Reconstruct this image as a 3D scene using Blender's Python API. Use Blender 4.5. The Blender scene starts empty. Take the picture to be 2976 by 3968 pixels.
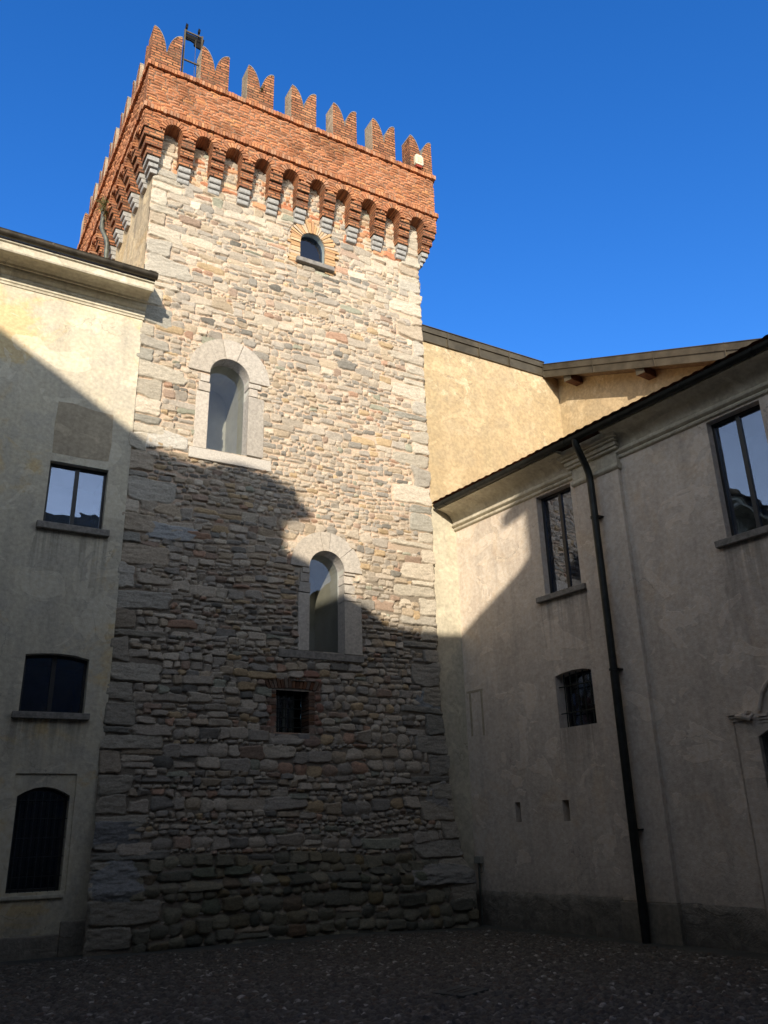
import bpy, bmesh, math, random
import numpy as np
from mathutils import Vector, Matrix
from mathutils.geometry import tessellate_polygon
S = bpy.context.scene
C = bpy.context.collection
R = math.radians

# ---------------------------------------------------------------- camera
cd = bpy.data.cameras.new("Camera"); cam = bpy.data.objects.new("Camera", cd); C.objects.link(cam)
PITCH, ROLL, YAW = R(20.91357), R(-1.57251), R(30.19407)
fwd = Vector((math.sin(YAW)*math.cos(PITCH), math.cos(YAW)*math.cos(PITCH), math.sin(PITCH)))
rt = Vector((math.cos(YAW), -math.sin(YAW), 0)); up = rt.cross(fwd)
r2 = rt*math.cos(ROLL)+up*math.sin(ROLL); u2 = -rt*math.sin(ROLL)+up*math.cos(ROLL)
cam.matrix_world = Matrix(((r2.x,u2.x,-fwd.x,0),(r2.y,u2.y,-fwd.y,0),(r2.z,u2.z,-fwd.z,1.6),(0,0,0,1)))
cd.sensor_fit = 'VERTICAL'; cd.sensor_height = 36; cd.sensor_width = 27
cd.lens = 3233.56/3968*36; cd.clip_end = 500; cd.clip_start = .05
S.camera = cam
S.render.resolution_x = 768; S.render.resolution_y = 1024

# ---------------------------------------------------------------- light
SUN = Vector((.46, .83, -.28)).normalized()          # the way the sunlight travels
EL = math.asin(-SUN.z); AZ = math.atan2(-SUN.x, -SUN.y)
w = bpy.data.worlds.new("World"); S.world = w; w.use_nodes = True
nt = w.node_tree; bg = nt.nodes['Background']
sk = nt.nodes.new('ShaderNodeTexSky'); sk.sky_type = 'NISHITA'; sk.sun_disc = False
sk.sun_elevation = EL; sk.sun_rotation = AZ; sk.air_density = 1.0; sk.dust_density = .25; sk.ozone_density = 3.0
sk.altitude = 300
# deep blue in view; unseen sky paled, brighter low, dimmer overhead to shape shade
def wn(t, **k):
    x = nt.nodes.new(t)
    for a, v in k.items(): setattr(x, a, v)
    return x
hs = wn('ShaderNodeHueSaturation'); hs.inputs['Hue'].default_value = .515; hs.inputs['Saturation'].default_value = 1.30; hs.inputs['Value'].default_value = 2.05
hp = wn('ShaderNodeHueSaturation'); hp.inputs['Saturation'].default_value = .42; hp.inputs['Value'].default_value = 1.5
nt.links.new(sk.outputs[0], hs.inputs['Color']); nt.links.new(sk.outputs[0], hp.inputs['Color'])
tc = wn('ShaderNodeTexCoord'); dt = wn('ShaderNodeVectorMath', operation='DOT_PRODUCT'); nt.links.new(tc.outputs['Generated'], dt.inputs[0]); dt.inputs[1].default_value = (-.47, -.80, -.36)
mr_ = wn('ShaderNodeMapRange', interpolation_type='SMOOTHSTEP'); nt.links.new(dt.outputs['Value'], mr_.inputs[0]); mr_.inputs[1].default_value = -.76; mr_.inputs[2].default_value = -.1
sz_ = wn('ShaderNodeSeparateXYZ'); nt.links.new(tc.outputs['Generated'], sz_.inputs[0])
mz = wn('ShaderNodeMapRange'); nt.links.new(sz_.outputs[2], mz.inputs[0]); mz.inputs[1].default_value = .25; mz.inputs[2].default_value = .75; mz.inputs[3].default_value = 2.5; mz.inputs[4].default_value = .7
nt.links.new(mz.outputs[0], hp.inputs['Value'])
mxw = wn('ShaderNodeMix', data_type='RGBA'); nt.links.new(mr_.outputs[0], mxw.inputs[0]); nt.links.new(hs.outputs[0], mxw.inputs[6]); nt.links.new(hp.outputs[0], mxw.inputs[7])
nt.links.new(mxw.outputs[2], bg.inputs[0]); bg.inputs[1].default_value = .115
ld = bpy.data.lights.new("Sun", 'SUN'); ld.energy = 5.0; ld.angle = R(.5); ld.color = (1, .87, .70)
lo = bpy.data.objects.new("Sun", ld); C.objects.link(lo)
lo.rotation_euler = SUN.to_track_quat('-Z', 'Y').to_euler()
S.view_settings.view_transform = 'Standard'; S.view_settings.look = 'None'
S.view_settings.exposure = 0.28; S.view_settings.gamma = 1

# ---------------------------------------------------------------- material helpers
class NT:
    def __init__(s, name):
        s.m = bpy.data.materials.new(name); s.m.use_nodes = True; s.t = s.m.node_tree
        s.b = s.t.nodes['Principled BSDF']; s.out = s.t.nodes['Material Output']
        s.geo = s.n('ShaderNodeNewGeometry'); s.pos = s.geo.outputs['Position']
    def n(s, typ, **k):
        x = s.t.nodes.new(typ)
        for a, v in k.items(): setattr(x, a, v)
        return x
    def set(s, sock, v):
        if isinstance(v, bpy.types.NodeSocket): s.t.links.new(v, sock)
        elif v is not None:
            try: sock.default_value = v
            except Exception: sock.default_value = (*v, 1)
    def math(s, op, a, b=None, c=None):
        x = s.n('ShaderNodeMath', operation=op)
        for i, v in enumerate((a, b, c)): s.set(x.inputs[i], v)
        return x.outputs[0]
    def scale(s, v, sc):
        x = s.n('ShaderNodeVectorMath', operation='MULTIPLY'); s.set(x.inputs[0], v); x.inputs[1].default_value = sc
        return x.outputs[0]
    def noise(s, sc=1, det=4, rough=.55, vec=None, dist=0):
        x = s.n('ShaderNodeTexNoise'); s.set(x.inputs['Vector'], vec or s.pos); x.inputs['Scale'].default_value = sc
        x.inputs['Detail'].default_value = det; x.inputs['Roughness'].default_value = rough; x.inputs['Distortion'].default_value = dist
        return x.outputs['Fac']
    def ramp(s, f, pts):
        x = s.n('ShaderNodeValToRGB'); s.set(x.inputs[0], f); e = x.color_ramp.elements
        while len(e) < len(pts): e.new(.5)
        for i, (p, c) in enumerate(pts):
            e[i].position = p; e[i].color = (*c, 1) if isinstance(c, tuple) else (c, c, c, 1)
        return x.outputs[0]
    def mix(s, f, a, b, mode='MIX'):
        x = s.n('ShaderNodeMix', data_type='RGBA', blend_type=mode); s.set(x.inputs[0], f); s.set(x.inputs[6], a); s.set(x.inputs[7], b)
        return x.outputs[2]
    def bump(s, h, st=.5, d=.02, prev=None):
        x = s.n('ShaderNodeBump'); s.set(x.inputs['Height'], h); x.inputs['Strength'].default_value = st
        x.inputs['Distance'].default_value = d
        if prev: s.set(x.inputs['Normal'], prev)
        return x.outputs[0]
    def fin(s, col, rough=.85, nrm=None, metal=0, spec=.3):
        s.set(s.b.inputs['Base Color'], col); s.set(s.b.inputs['Roughness'], rough); s.set(s.b.inputs['Metallic'], metal)
        s.b.inputs['Specular IOR Level'].default_value = spec
        if nrm is not None: s.set(s.b.inputs['Normal'], nrm)
        return s.m
def zmask(N, lo_, hi):
    sx = N.n('ShaderNodeSeparateXYZ'); N.set(sx.inputs[0], N.pos)
    x = N.n('ShaderNodeMapRange'); N.set(x.inputs[0], sx.outputs[2]); x.inputs[1].default_value = lo_; x.inputs[2].default_value = hi
    return x.outputs[0]

def plaster(name, a, b, stain, ocre=None, seed=0., bump=.35, dirt=(.12,.11,.10), ochre_amt=.5, lowdark=(0., .9), drips=()):
    N = NT(name)
    off = N.n('ShaderNodeVectorMath', operation='ADD'); N.set(off.inputs[0], N.pos); off.inputs[1].default_value = (seed, seed*.7, seed*1.3)
    p = off.outputs[0]
    n1 = N.noise(.55, 5, .62, p, .6); n2 = N.noise(2.3, 6, .65, p, .3); n3 = N.noise(14, 5, .6, p)
    col = N.mix(N.ramp(n1, [(.36, 0.), (.64, 1.)]), a, b)
    col = N.mix(N.math('MULTIPLY', N.ramp(n2, [(.44, 0.), (.62, 1.)]), .62), col, stain)
    drip = N.noise(1, 4, .6, N.scale(p, (3.2, 3.2, .35)))
    col = N.mix(N.math('MULTIPLY', N.ramp(drip, [(.5, 0.), (.72, 1.)]), .55), col, dirt, 'MIX')
    pale = N.noise(1, 5, .65, N.scale(p, (1.6, 1.6, .28)), .4)
    col = N.mix(N.math('MULTIPLY', N.ramp(pale, [(.56, 0.), (.70, 1.)]), .45), col, tuple(min(1, x*1.2+.02) for x in a))
    n8 = N.noise(.22, 3, .5, p, .5)
    col = N.mix(N.math('MULTIPLY', N.ramp(n8, [(.45, 0.), (.6, 1.)]), .25), col, dirt)
    if ocre:
        n4 = N.noise(.8, 6, .6, p, .8)
        col = N.mix(N.math('MULTIPLY', N.ramp(n4, [(.55, 0.), (.63, 1.)]), ochre_amt), col, ocre)
    if 'peel' in name:                                # flaked paint: crisp pale scabs, and grey mould between them
        pf = N.noise(3.1, 8, .72, p, .5); gate = N.ramp(N.noise(.5, 3, .5, p), [(.42, 0.), (.58, 1.)])
        col = N.mix(N.math('MULTIPLY', N.ramp(pf, [(.55, 0.), (.575, 1.)]), N.math('MULTIPLY', gate, .8)), col, (.60, .50, .34))
        col = N.mix(N.math('MULTIPLY', N.ramp(N.noise(4.7, 8, .75, p), [(.56, 0.), (.62, 1.)]), N.math('MULTIPLY', gate, .6)), col, (.28, .24, .17))
    # old repairs with crisp outlines
    n6 = N.noise(.9, 3, .5, N.scale(p, (1.3, 1.3, 1.7)), 1.2)
    pm = N.ramp(n6, [(.585, 0.), (.6, 1.)])
    col = N.mix(N.math('MULTIPLY', pm, .5), col, tuple(min(1, x*1.25) for x in a))
    # darker towards the foot of the wall
    zm = zmask(N, *lowdark)
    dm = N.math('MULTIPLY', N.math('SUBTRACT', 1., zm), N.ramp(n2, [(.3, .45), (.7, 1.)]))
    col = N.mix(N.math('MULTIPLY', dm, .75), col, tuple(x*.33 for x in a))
    col = N.mix(.42, col, N.ramp(n3, [(.3, .28), (.7, .72)]), 'OVERLAY')
    # rain streaks washed down from the sill ends
    sx_ = N.n('ShaderNodeSeparateXYZ'); N.set(sx_.inputs[0], N.pos)
    for ax, lo_, hi_, zt, ln in drips:
        v = sx_.outputs[ax]; wob_ = N.math('MULTIPLY', N.math('SUBTRACT', N.noise(2.5, 3, .6), .5), .25); v = N.math('ADD', v, wob_)
        e1 = N.math('MULTIPLY', N.math('GREATER_THAN', v, lo_), N.math('LESS_THAN', v, hi_))
        g_ = N.n('ShaderNodeMapRange'); N.set(g_.inputs[0], sx_.outputs[2]); g_.inputs[1].default_value = zt-ln; g_.inputs[2].default_value = zt
        below = N.math('LESS_THAN', sx_.outputs[2], zt)
        sn_ = N.ramp(N.noise(1, 4, .6, N.scale(N.pos, (9, 9, .5))), [(.42, 0.), (.60, 1.)])
        k_ = N.math('MULTIPLY', N.math('MULTIPLY', e1, below), N.math('MULTIPLY', g_.outputs[0], sn_))
        col = N.mix(N.math('MULTIPLY', k_, .6), col, tuple(x*.55 for x in dirt))
    # hairline cracks, a few
    vo = N.n('ShaderNodeTexVoronoi', feature='DISTANCE_TO_EDGE'); vo.inputs['Scale'].default_value = .38
    wv = N.n('ShaderNodeVectorMath', operation='ADD'); N.set(wv.inputs[0], p)
    nz = N.n('ShaderNodeTexNoise'); N.set(nz.inputs[0], p); nz.inputs['Scale'].default_value = 2.5; nz.inputs['Detail'].default_value = 5
    N.set(wv.inputs[1], N.scale(nz.outputs['Color'], (.9, .9, .9))); N.set(vo.inputs[0], wv.outputs[0])
    cr = N.math('MULTIPLY', N.math('LESS_THAN', vo.outputs[0], .0025), N.ramp(N.noise(.5, 2, .5, p), [(.5, 0.), (.56, 1.)]))
    col = N.mix(N.math('MULTIPLY', cr, .35), col, (.10, .09, .08))
    h = N.math('ADD', N.math('MULTIPLY', n2, 1.2), N.math('MULTIPLY', N.noise(45, 4, .7, p), .18))
    h = N.math('ADD', h, N.math('MULTIPLY', pm, .12)); h = N.math('SUBTRACT', h, N.math('MULTIPLY', cr, .3))
    h = N.math('ADD', h, N.math('MULTIPLY', N.noise(9, 4, .6, p), .35))
    return N.fin(col, .92, N.bump(h, bump, .05), spec=.15)

def vcol_mat(name, rough=.85, bs=.5, stretch=True, fine=24, amt=.6):
    N = NT(name); at = N.n('ShaderNodeAttribute', attribute_name='col')
    v = N.scale(N.pos, (1, 1, 1.9)) if stretch else N.pos
    n1 = N.noise(fine, 6, .7, v); n2 = N.noise(fine*4, 3, .6, v)
    col = N.mix(amt, at.outputs['Color'], N.ramp(n1, [(.25, .25), (.75, .75)]), 'OVERLAY')
    col = N.mix(.35, col, N.ramp(n2, [(.3, .3), (.7, .7)]), 'OVERLAY')
    h = N.math('ADD', n1, N.math('MULTIPLY', n2, .4))
    return N.fin(col, rough, N.bump(h, bs, .02), spec=.2)

def brick_mat(name, c=((.39,.165,.08),(.31,.125,.065),(.22,.095,.058),(.47,.225,.115)), mortar=(.20,.135,.09), stain=.6, wd=.27, hh=.079):
    N = NT(name)
    sn = N.n('ShaderNodeSeparateXYZ'); N.set(sn.inputs[0], N.geo.outputs['True Normal'])
    sp = N.n('ShaderNodeSeparateXYZ'); N.set(sp.inputs[0], N.pos)
    isx = N.math('GREATER_THAN', N.math('ABSOLUTE', sn.outputs[0]), .6)
    u = N.math('ADD', N.math('MULTIPLY', isx, sp.outputs[1]), N.math('MULTIPLY', N.math('SUBTRACT', 1., isx), sp.outputs[0]))
    wob = N.math('MULTIPLY', N.math('SUBTRACT', N.noise(5, 3, .5), .5), .03)
    wob2 = N.math('MULTIPLY', N.math('SUBTRACT', N.noise(16, 2, .5), .5), .022)
    z = N.math('ADD', N.math('ADD', sp.outputs[2], wob), wob2)
    u = N.math('ADD', u, wob2)
    row = N.math('FLOOR', N.math('DIVIDE', z, hh)); fz = N.math('FRACT', N.math('DIVIDE', z, hh))
    uu = N.math('ADD', N.math('DIVIDE', u, wd), N.math('MULTIPLY', N.math('MODULO', row, 2.), .5))
    uu = N.math('ADD', uu, N.math('MULTIPLY', N.math('SINE', N.math('MULTIPLY', row, 7.3)), .12))
    cl = N.math('FLOOR', uu); fu = N.math('FRACT', uu)
    cv = N.n('ShaderNodeCombineXYZ'); N.set(cv.inputs[0], cl); N.set(cv.inputs[1], row)
    wn = N.n('ShaderNodeTexWhiteNoise', noise_dimensions='3D'); N.set(wn.inputs[0], cv.outputs[0])
    dz = N.math('MULTIPLY', N.math('MINIMUM', fz, N.math('SUBTRACT', 1., fz)), hh)
    du = N.math('MULTIPLY', N.math('MINIMUM', fu, N.math('SUBTRACT', 1., fu)), wd)
    dd = N.math('ADD', N.math('MINIMUM', dz, du), N.math('MULTIPLY', N.math('SUBTRACT', N.noise(60, 3, .6), .5), .008))
    mr = N.n('ShaderNodeMapRange', interpolation_type='SMOOTHSTEP'); N.set(mr.inputs[0], dd); mr.inputs[1].default_value = .005; mr.inputs[2].default_value = .016
    bc = N.ramp(wn.outputs['Value'], [(0., c[2]), (.3, c[1]), (.7, c[0]), (1., c[3])])
    st = N.ramp(N.noise(1.6, 6, .7, None, .5), [(.47, 0.), (.66, 1.)])
    dk = N.n('ShaderNodeTexWhiteNoise', noise_dimensions='3D'); cv2 = N.n('ShaderNodeCombineXYZ'); N.set(cv2.inputs[0], cl); N.set(cv2.inputs[1], row); cv2.inputs[2].default_value = 5.
    N.set(dk.inputs[0], cv2.outputs[0])
    bc = N.mix(N.math('MULTIPLY', N.math('MULTIPLY', st, stain), N.math('GREATER_THAN', dk.outputs['Value'], .35)), bc, (.11, .075, .055))
    bc = N.mix(.5, bc, N.ramp(N.noise(30, 4, .65), [(.3, .3), (.7, .7)]), 'OVERLAY')
    mc = N.mix(N.ramp(N.noise(3, 4, .6), [(.4, 0.), (.6, 1.)]), mortar, tuple(x*.4 for x in mortar))  # mortar darkened: the shade of recessed joints is put into its colour
    col = N.mix(mr.outputs[0], mc, bc)
    h = N.math('ADD', mr.outputs[0], N.math('MULTIPLY', N.math('SUBTRACT', wn.outputs['Value'], .5), .5))
    h = N.math('ADD', h, N.math('MULTIPLY', N.noise(40, 4, .7), .5))
    return N.fin(col, .9, N.bump(h, 1., .035), spec=.15)

def plain(name, col, rough=.5, metal=0, var=.25, sc=8, bs=.15, spec=.4):
    N = NT(name); n1 = N.noise(sc, 5, .6)
    c = N.mix(N.ramp(n1, [(.35, 0.), (.65, 1.)]), tuple(x*(1-var) for x in col), tuple(min(1, x*(1+var)) for x in col))
    return N.fin(c, rough, N.bump(n1, bs, .02), metal, spec)

def glass_mat(name, refl=.12, tint=(.92,.95,.93), fm=1.4):
    N = NT(name); t = N.t
    gl = N.n('ShaderNodeBsdfGlossy'); gl.inputs['Roughness'].default_value = .01; gl.inputs[0].default_value = (.62, .74, 1, 1)
    wob = N.noise(1.7, 2, .5); N.set(gl.inputs['Normal'], N.bump(wob, .1, .04))
    tr = N.n('ShaderNodeBsdfTransparent'); tr.inputs[0].default_value = (*tint, 1)
    fr = N.n('ShaderNodeFresnel'); fr.inputs[0].default_value = 1.5
    f = N.math('ADD', N.math('MULTIPLY', fr.outputs[0], fm), refl)
    mx = N.n('ShaderNodeMixShader'); N.set(mx.inputs[0], f); t.links.new(tr.outputs[0], mx.inputs[1]); t.links.new(gl.outputs[0], mx.inputs[2])
    t.links.new(mx.outputs[0], N.out.inputs[0]); return N.m

M = {}
M['stone'] = vcol_mat('rubble_stone', .85, .55)
M['cobble'] = vcol_mat('cobble_stone', .7, .35, False, 30)
M['granitev'] = vcol_mat('pale_granite_blocks', .85, .6, False, 17)
M['granite'] = plain('dressed_granite', (.50,.475,.43), .85, 0, .12, 30, .4, .2)
M['granite_grey'] = plain('grey_corbel_stone', (.32,.32,.31), .85, 0, .2, 18, .5, .2)
M['sillstone'] = plain('sill_stone', (.24,.225,.20), .85, 0, .25, 16, .4, .2)
M['slab'] = plain('slate_slab', (.20,.19,.18), .8, 0, .3, 12, .5, .2)
M['brick'] = brick_mat('weathered_red_brick')
M['brickv'] = vcol_mat('loose_brick', .9, .35, False, 28, .3)
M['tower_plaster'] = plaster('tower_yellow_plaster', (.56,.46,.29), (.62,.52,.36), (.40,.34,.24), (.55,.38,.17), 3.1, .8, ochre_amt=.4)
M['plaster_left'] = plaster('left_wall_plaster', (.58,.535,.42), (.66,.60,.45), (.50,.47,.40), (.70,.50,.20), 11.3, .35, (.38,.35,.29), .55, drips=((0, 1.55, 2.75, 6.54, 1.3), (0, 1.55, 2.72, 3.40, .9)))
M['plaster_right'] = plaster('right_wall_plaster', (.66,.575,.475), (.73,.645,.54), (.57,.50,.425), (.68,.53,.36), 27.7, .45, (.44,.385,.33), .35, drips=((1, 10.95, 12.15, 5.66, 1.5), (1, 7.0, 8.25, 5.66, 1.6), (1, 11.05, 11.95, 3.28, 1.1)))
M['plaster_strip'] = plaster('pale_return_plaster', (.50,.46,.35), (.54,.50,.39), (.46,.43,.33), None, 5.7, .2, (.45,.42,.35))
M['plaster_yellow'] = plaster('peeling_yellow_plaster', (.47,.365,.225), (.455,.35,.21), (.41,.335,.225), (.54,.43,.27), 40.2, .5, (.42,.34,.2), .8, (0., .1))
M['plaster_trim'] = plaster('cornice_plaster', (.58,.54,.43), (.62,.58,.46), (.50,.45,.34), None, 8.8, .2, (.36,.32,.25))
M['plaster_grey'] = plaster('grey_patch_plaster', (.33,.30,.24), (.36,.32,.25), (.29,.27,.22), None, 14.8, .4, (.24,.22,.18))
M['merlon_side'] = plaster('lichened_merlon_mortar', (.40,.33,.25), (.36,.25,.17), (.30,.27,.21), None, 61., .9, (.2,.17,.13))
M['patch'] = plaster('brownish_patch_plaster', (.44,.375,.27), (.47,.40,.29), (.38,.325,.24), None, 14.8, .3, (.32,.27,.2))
M['roughcast'] = plaster('rough_plinth_render', (.26,.24,.20), (.31,.28,.23), (.20,.185,.16), None, 19.1, 1.0, (.13,.12,.1), lowdark=(-.2,.5))
M['reveal'] = plain('inner_reveal_plaster', (.52,.51,.445), .9, 0, .08, 3, .1, .1)
M['metal'] = plain('dark_painted_metal', (.10,.085,.06), .45, .3, .3, 6, .1, .5)
M['gutter'] = plain('weathered_gutter_metal', (.075,.065,.05), .5, .6, .35, 5, .15, .5)
M['pipe'] = plain('dark_downpipe_metal', (.022,.025,.023), .45, .5, .3, 6, .15, .5)
M['greenpipe'] = plain('grey_green_pipe', (.13,.14,.12), .5, .4, .3, 6, .1, .5)
M['frame'] = plain('window_frame_metal', (.03,.03,.03), .4, .2, .2, 9, .05, .5)
M['iron'] = plain('iron_bars', (.035,.04,.035), .6, .6, .4, 20, .3, .4)
M['darkroom'] = plain('dark_room', (.012,.012,.012), .9, 0, .2, 2, 0, .1)
M['curtain'] = plain('pale_shutter', (.16,.17,.12), .8, 0, .15, 5, .05, .2)
M['flash'] = plain('brown_sheet_flashing', (.10,.085,.06), .45, .5, .25, 3, .12, .5)
M['timber'] = plain('red_brown_timber', (.075,.032,.02), .7, 0, .35, 12, .4, .3)
M['soffit'] = plain('roof_boards', (.16,.12,.085), .85, 0, .3, 9, .3, .2)
M['tile'] = plain('clay_roof_tile', (.20,.10,.06), .9, 0, .5, 4, .4, .15)
M['concrete'] = plain('damp_concrete', (.085,.09,.085), .8, 0, .35, 3, .4, .3)
M['earth'] = plain('packed_earth', (.06,.052,.043), .95, 0, .3, 2, .4, .1)
M['white'] = plain('cream_plastic', (.60,.56,.42), .4, 0, .05, 8, 0, .5)
M['red'] = plain('red_lens', (.26,.05,.03), .3, 0, .1, 8, 0, .5)
M['black'] = plain('black_panel', (.006,.006,.006), .6, .1, .2, 8, 0, .3)
M['leaf'] = plain('dry_plants', (.10,.09,.035), .8, 0, .4, 20, 0, .2)
M['glass'] = glass_mat('tower_glass', .015, (.84,.85,.84), .8)
M['glasst'] = glass_mat('top_glass', .12)
M['room_grey'] = plain('grey_room', (.26,.29,.27), .9, 0, .1, 3, 0, .1)
M['glassw'] = glass_mat('window_glass', .12, fm=1.2)
M['glassd'] = glass_mat('dim_glass', .03)
M['darkwall'] = plaster('dark_wall_plaster', (.20,.18,.14), (.24,.21,.16), (.16,.14,.11), None, 51., .4, (.12,.1,.08))  # kept dark so the unseen wings bounce little light into the yard
M['box'] = plain('junction_box_plastic', (.30,.30,.26), .5, 0, .1, 8, 0, .4)

# ---------------------------------------------------------------- mesh helpers
class Fr:                                    # a wall frame: u along it, z up, o out of it
    def __init__(s, org, U, Nn): s.o = Vector(org); s.U = Vector(U).normalized(); s.N = Vector(Nn).normalized()
    def __call__(s, u, z, o=0): return s.o + s.U*u + s.N*o + Vector((0, 0, z))
class MB:
    def __init__(s): s.v = []; s.f = []; s.c = []; s.smooth = False
    def add(s, vs, fs, c=None):
        b = len(s.v); s.v += [tuple(v) for v in vs]; s.f += [tuple(b+i for i in f) for f in fs]
        s.c += [c or (.5, .5, .5)]*len(vs)
    def box(s, F, u0, u1, z0, z1, o0, o1, c=None, j=0, rng=random):
        P = [F(u+rng.uniform(-j, j), z+rng.uniform(-j, j), o+(rng.uniform(-j, j) if o == o1 else 0)) for o in (o0, o1) for z in (z0, z1) for u in (u0, u1)]
        s.add(P, [(0,1,3,2),(4,6,7,5),(0,4,5,1),(2,3,7,6),(0,2,6,4),(1,5,7,3)], c)
    def prism(s, pts, f0, f1, c=None, caps=True):   # pts 2-D outline, f0/f1 map a point to its two ends
        n = len(pts); a = [f0(*p) for p in pts]; b = [f1(*p) for p in pts]
        fs = [(i, (i+1) % n, n+(i+1) % n, n+i) for i in range(n)]
        if caps:
            tr = tessellate_polygon([[Vector((p[0], p[1], 0)) for p in pts]])
            fs += [tuple(t) for t in tr] + [tuple(n+i for i in t[::-1]) for t in tr]
        s.add(a+b, fs, c)
    def sweep(s, F, prof, u0, u1, c=None): s.prism(prof, lambda o, z: F(u0, z, o), lambda o, z: F(u1, z, o), c)
    def tube(s, pts, r, n=10, c=None):
        pts = [Vector(p) for p in pts]; rings = []
        for i, p in enumerate(pts):
            d = (pts[min(i+1, len(pts)-1)]-pts[max(i-1, 0)]).normalized()
            a = d.orthogonal().normalized() if i == 0 else (a0-d*a0.dot(d)).normalized()
            a0 = a; b = d.cross(a); rr = r[i] if isinstance(r, (list, tuple)) else r
            rings += [p+(a*math.cos(t)+b*math.sin(t))*rr for t in [2*math.pi*k/n for k in range(n)]]
        fs = [(i*n+k, i*n+(k+1) % n, (i+1)*n+(k+1) % n, (i+1)*n+k) for i in range(len(pts)-1) for k in range(n)]
        fs += [tuple(range(n))[::-1], tuple((len(pts)-1)*n+k for k in range(n))]
        s.add(rings, fs, c)
    def wall(s, F, outer, holes, o=0, depth=None, back=None):
        """flat wall with openings; each hole gets a reveal of its depth"""
        loops = [outer]+holes; pts = [p for l in loops for p in l]
        tr = tessellate_polygon([[Vector((p[0], p[1], 0)) for p in l] for l in loops])
        s.add([F(p[0], p[1], o) for p in pts], [tuple(t) for t in tr])
        for i, h in enumerate(holes):
            d = depth[i] if isinstance(depth, (list, tuple)) else depth
            if d: n = len(h); s.add([F(*p, o) for p in h]+[F(*p, o-d) for p in h], [(k, (k+1) % n, n+(k+1) % n, n+k) for k in range(n)])
    def build(s, name, mat, parent=None, bevel=0, smooth=False, recalc=True, attr=False):
        me = bpy.data.meshes.new(name); me.from_pydata(s.v, [], s.f); me.validate()
        if attr and len(me.vertices) == len(s.c):
            a = me.attributes.new('col', 'FLOAT_COLOR', 'POINT'); a.data.foreach_set('color', np.array([(*c, 1) for c in s.c], np.float32).ravel())
        if recalc:
            bm = bmesh.new(); bm.from_mesh(me); bmesh.ops.recalc_face_normals(bm, faces=bm.faces); bm.to_mesh(me); bm.free()
        if smooth:
            for p in me.polygons: p.use_smooth = True
            try: me.set_sharp_from_angle(angle=R(40))
            except Exception: pass
        me.materials.append(M[mat]); ob = bpy.data.objects.new(name, me); C.objects.link(ob)
        if parent: attach(ob, parent)
        if bevel:
            b = ob.modifiers.new('bevel', 'BEVEL'); b.width = bevel; b.segments = 2; b.limit_method = 'ANGLE'
        return ob
def attach(ob, parent):
    ob.parent = parent; m = Matrix.Identity(4); q = parent
    while q: m = Matrix.Translation(q.location) @ m; q = q.parent
    if parent.type == 'EMPTY': ob.matrix_parent_inverse = Matrix.Translation(-parent.location)
def tag(o, label=None, cat=None, group=None, kind=None):
    for k, v in (('label', label), ('category', cat), ('group', group), ('kind', kind)):
        if v: o[k] = v
    return o
def empty(name, loc, **k):
    o = bpy.data.objects.new(name, None); C.objects.link(o); o.location = loc; o.empty_display_size = .3
    return tag(o, **k)
def arc(cx, cz, r, a0, a1, n): return [(cx+r*math.cos(R(a0+(a1-a0)*i/n)), cz+r*math.sin(R(a0+(a1-a0)*i/n))) for i in range(n+1)]

# ---------------------------------------------------------------- painted relief sheets (stones laid one by one)
def vnoise(shape, cell, rng, octs=3, asp=1.):
    H, W = shape; out = np.zeros(shape, np.float32); amp = 1.; tot = 0.
    for k in range(octs):
        cw = max(2., cell*asp/2**k); ch = max(2., cell/2**k)
        gh, gw = int(H/ch)+3, int(W/cw)+3; g = rng.random((gh, gw)).astype(np.float32)*2-1
        y = np.arange(H)/ch; x = np.arange(W)/cw; yi = y.astype(int); xi = x.astype(int); fy = y-yi; fx = x-xi
        fy = (fy*fy*(3-2*fy))[:, None]; fx = (fx*fx*(3-2*fx))[None, :]
        a = g[yi][:, xi]; b = g[yi][:, xi+1]; c = g[yi+1][:, xi]; d = g[yi+1][:, xi+1]
        out += amp*((a*(1-fx)+b*fx)*(1-fy)+(c*(1-fx)+d*fx)*fy); tot += amp; amp *= .5
    return out/tot
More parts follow.
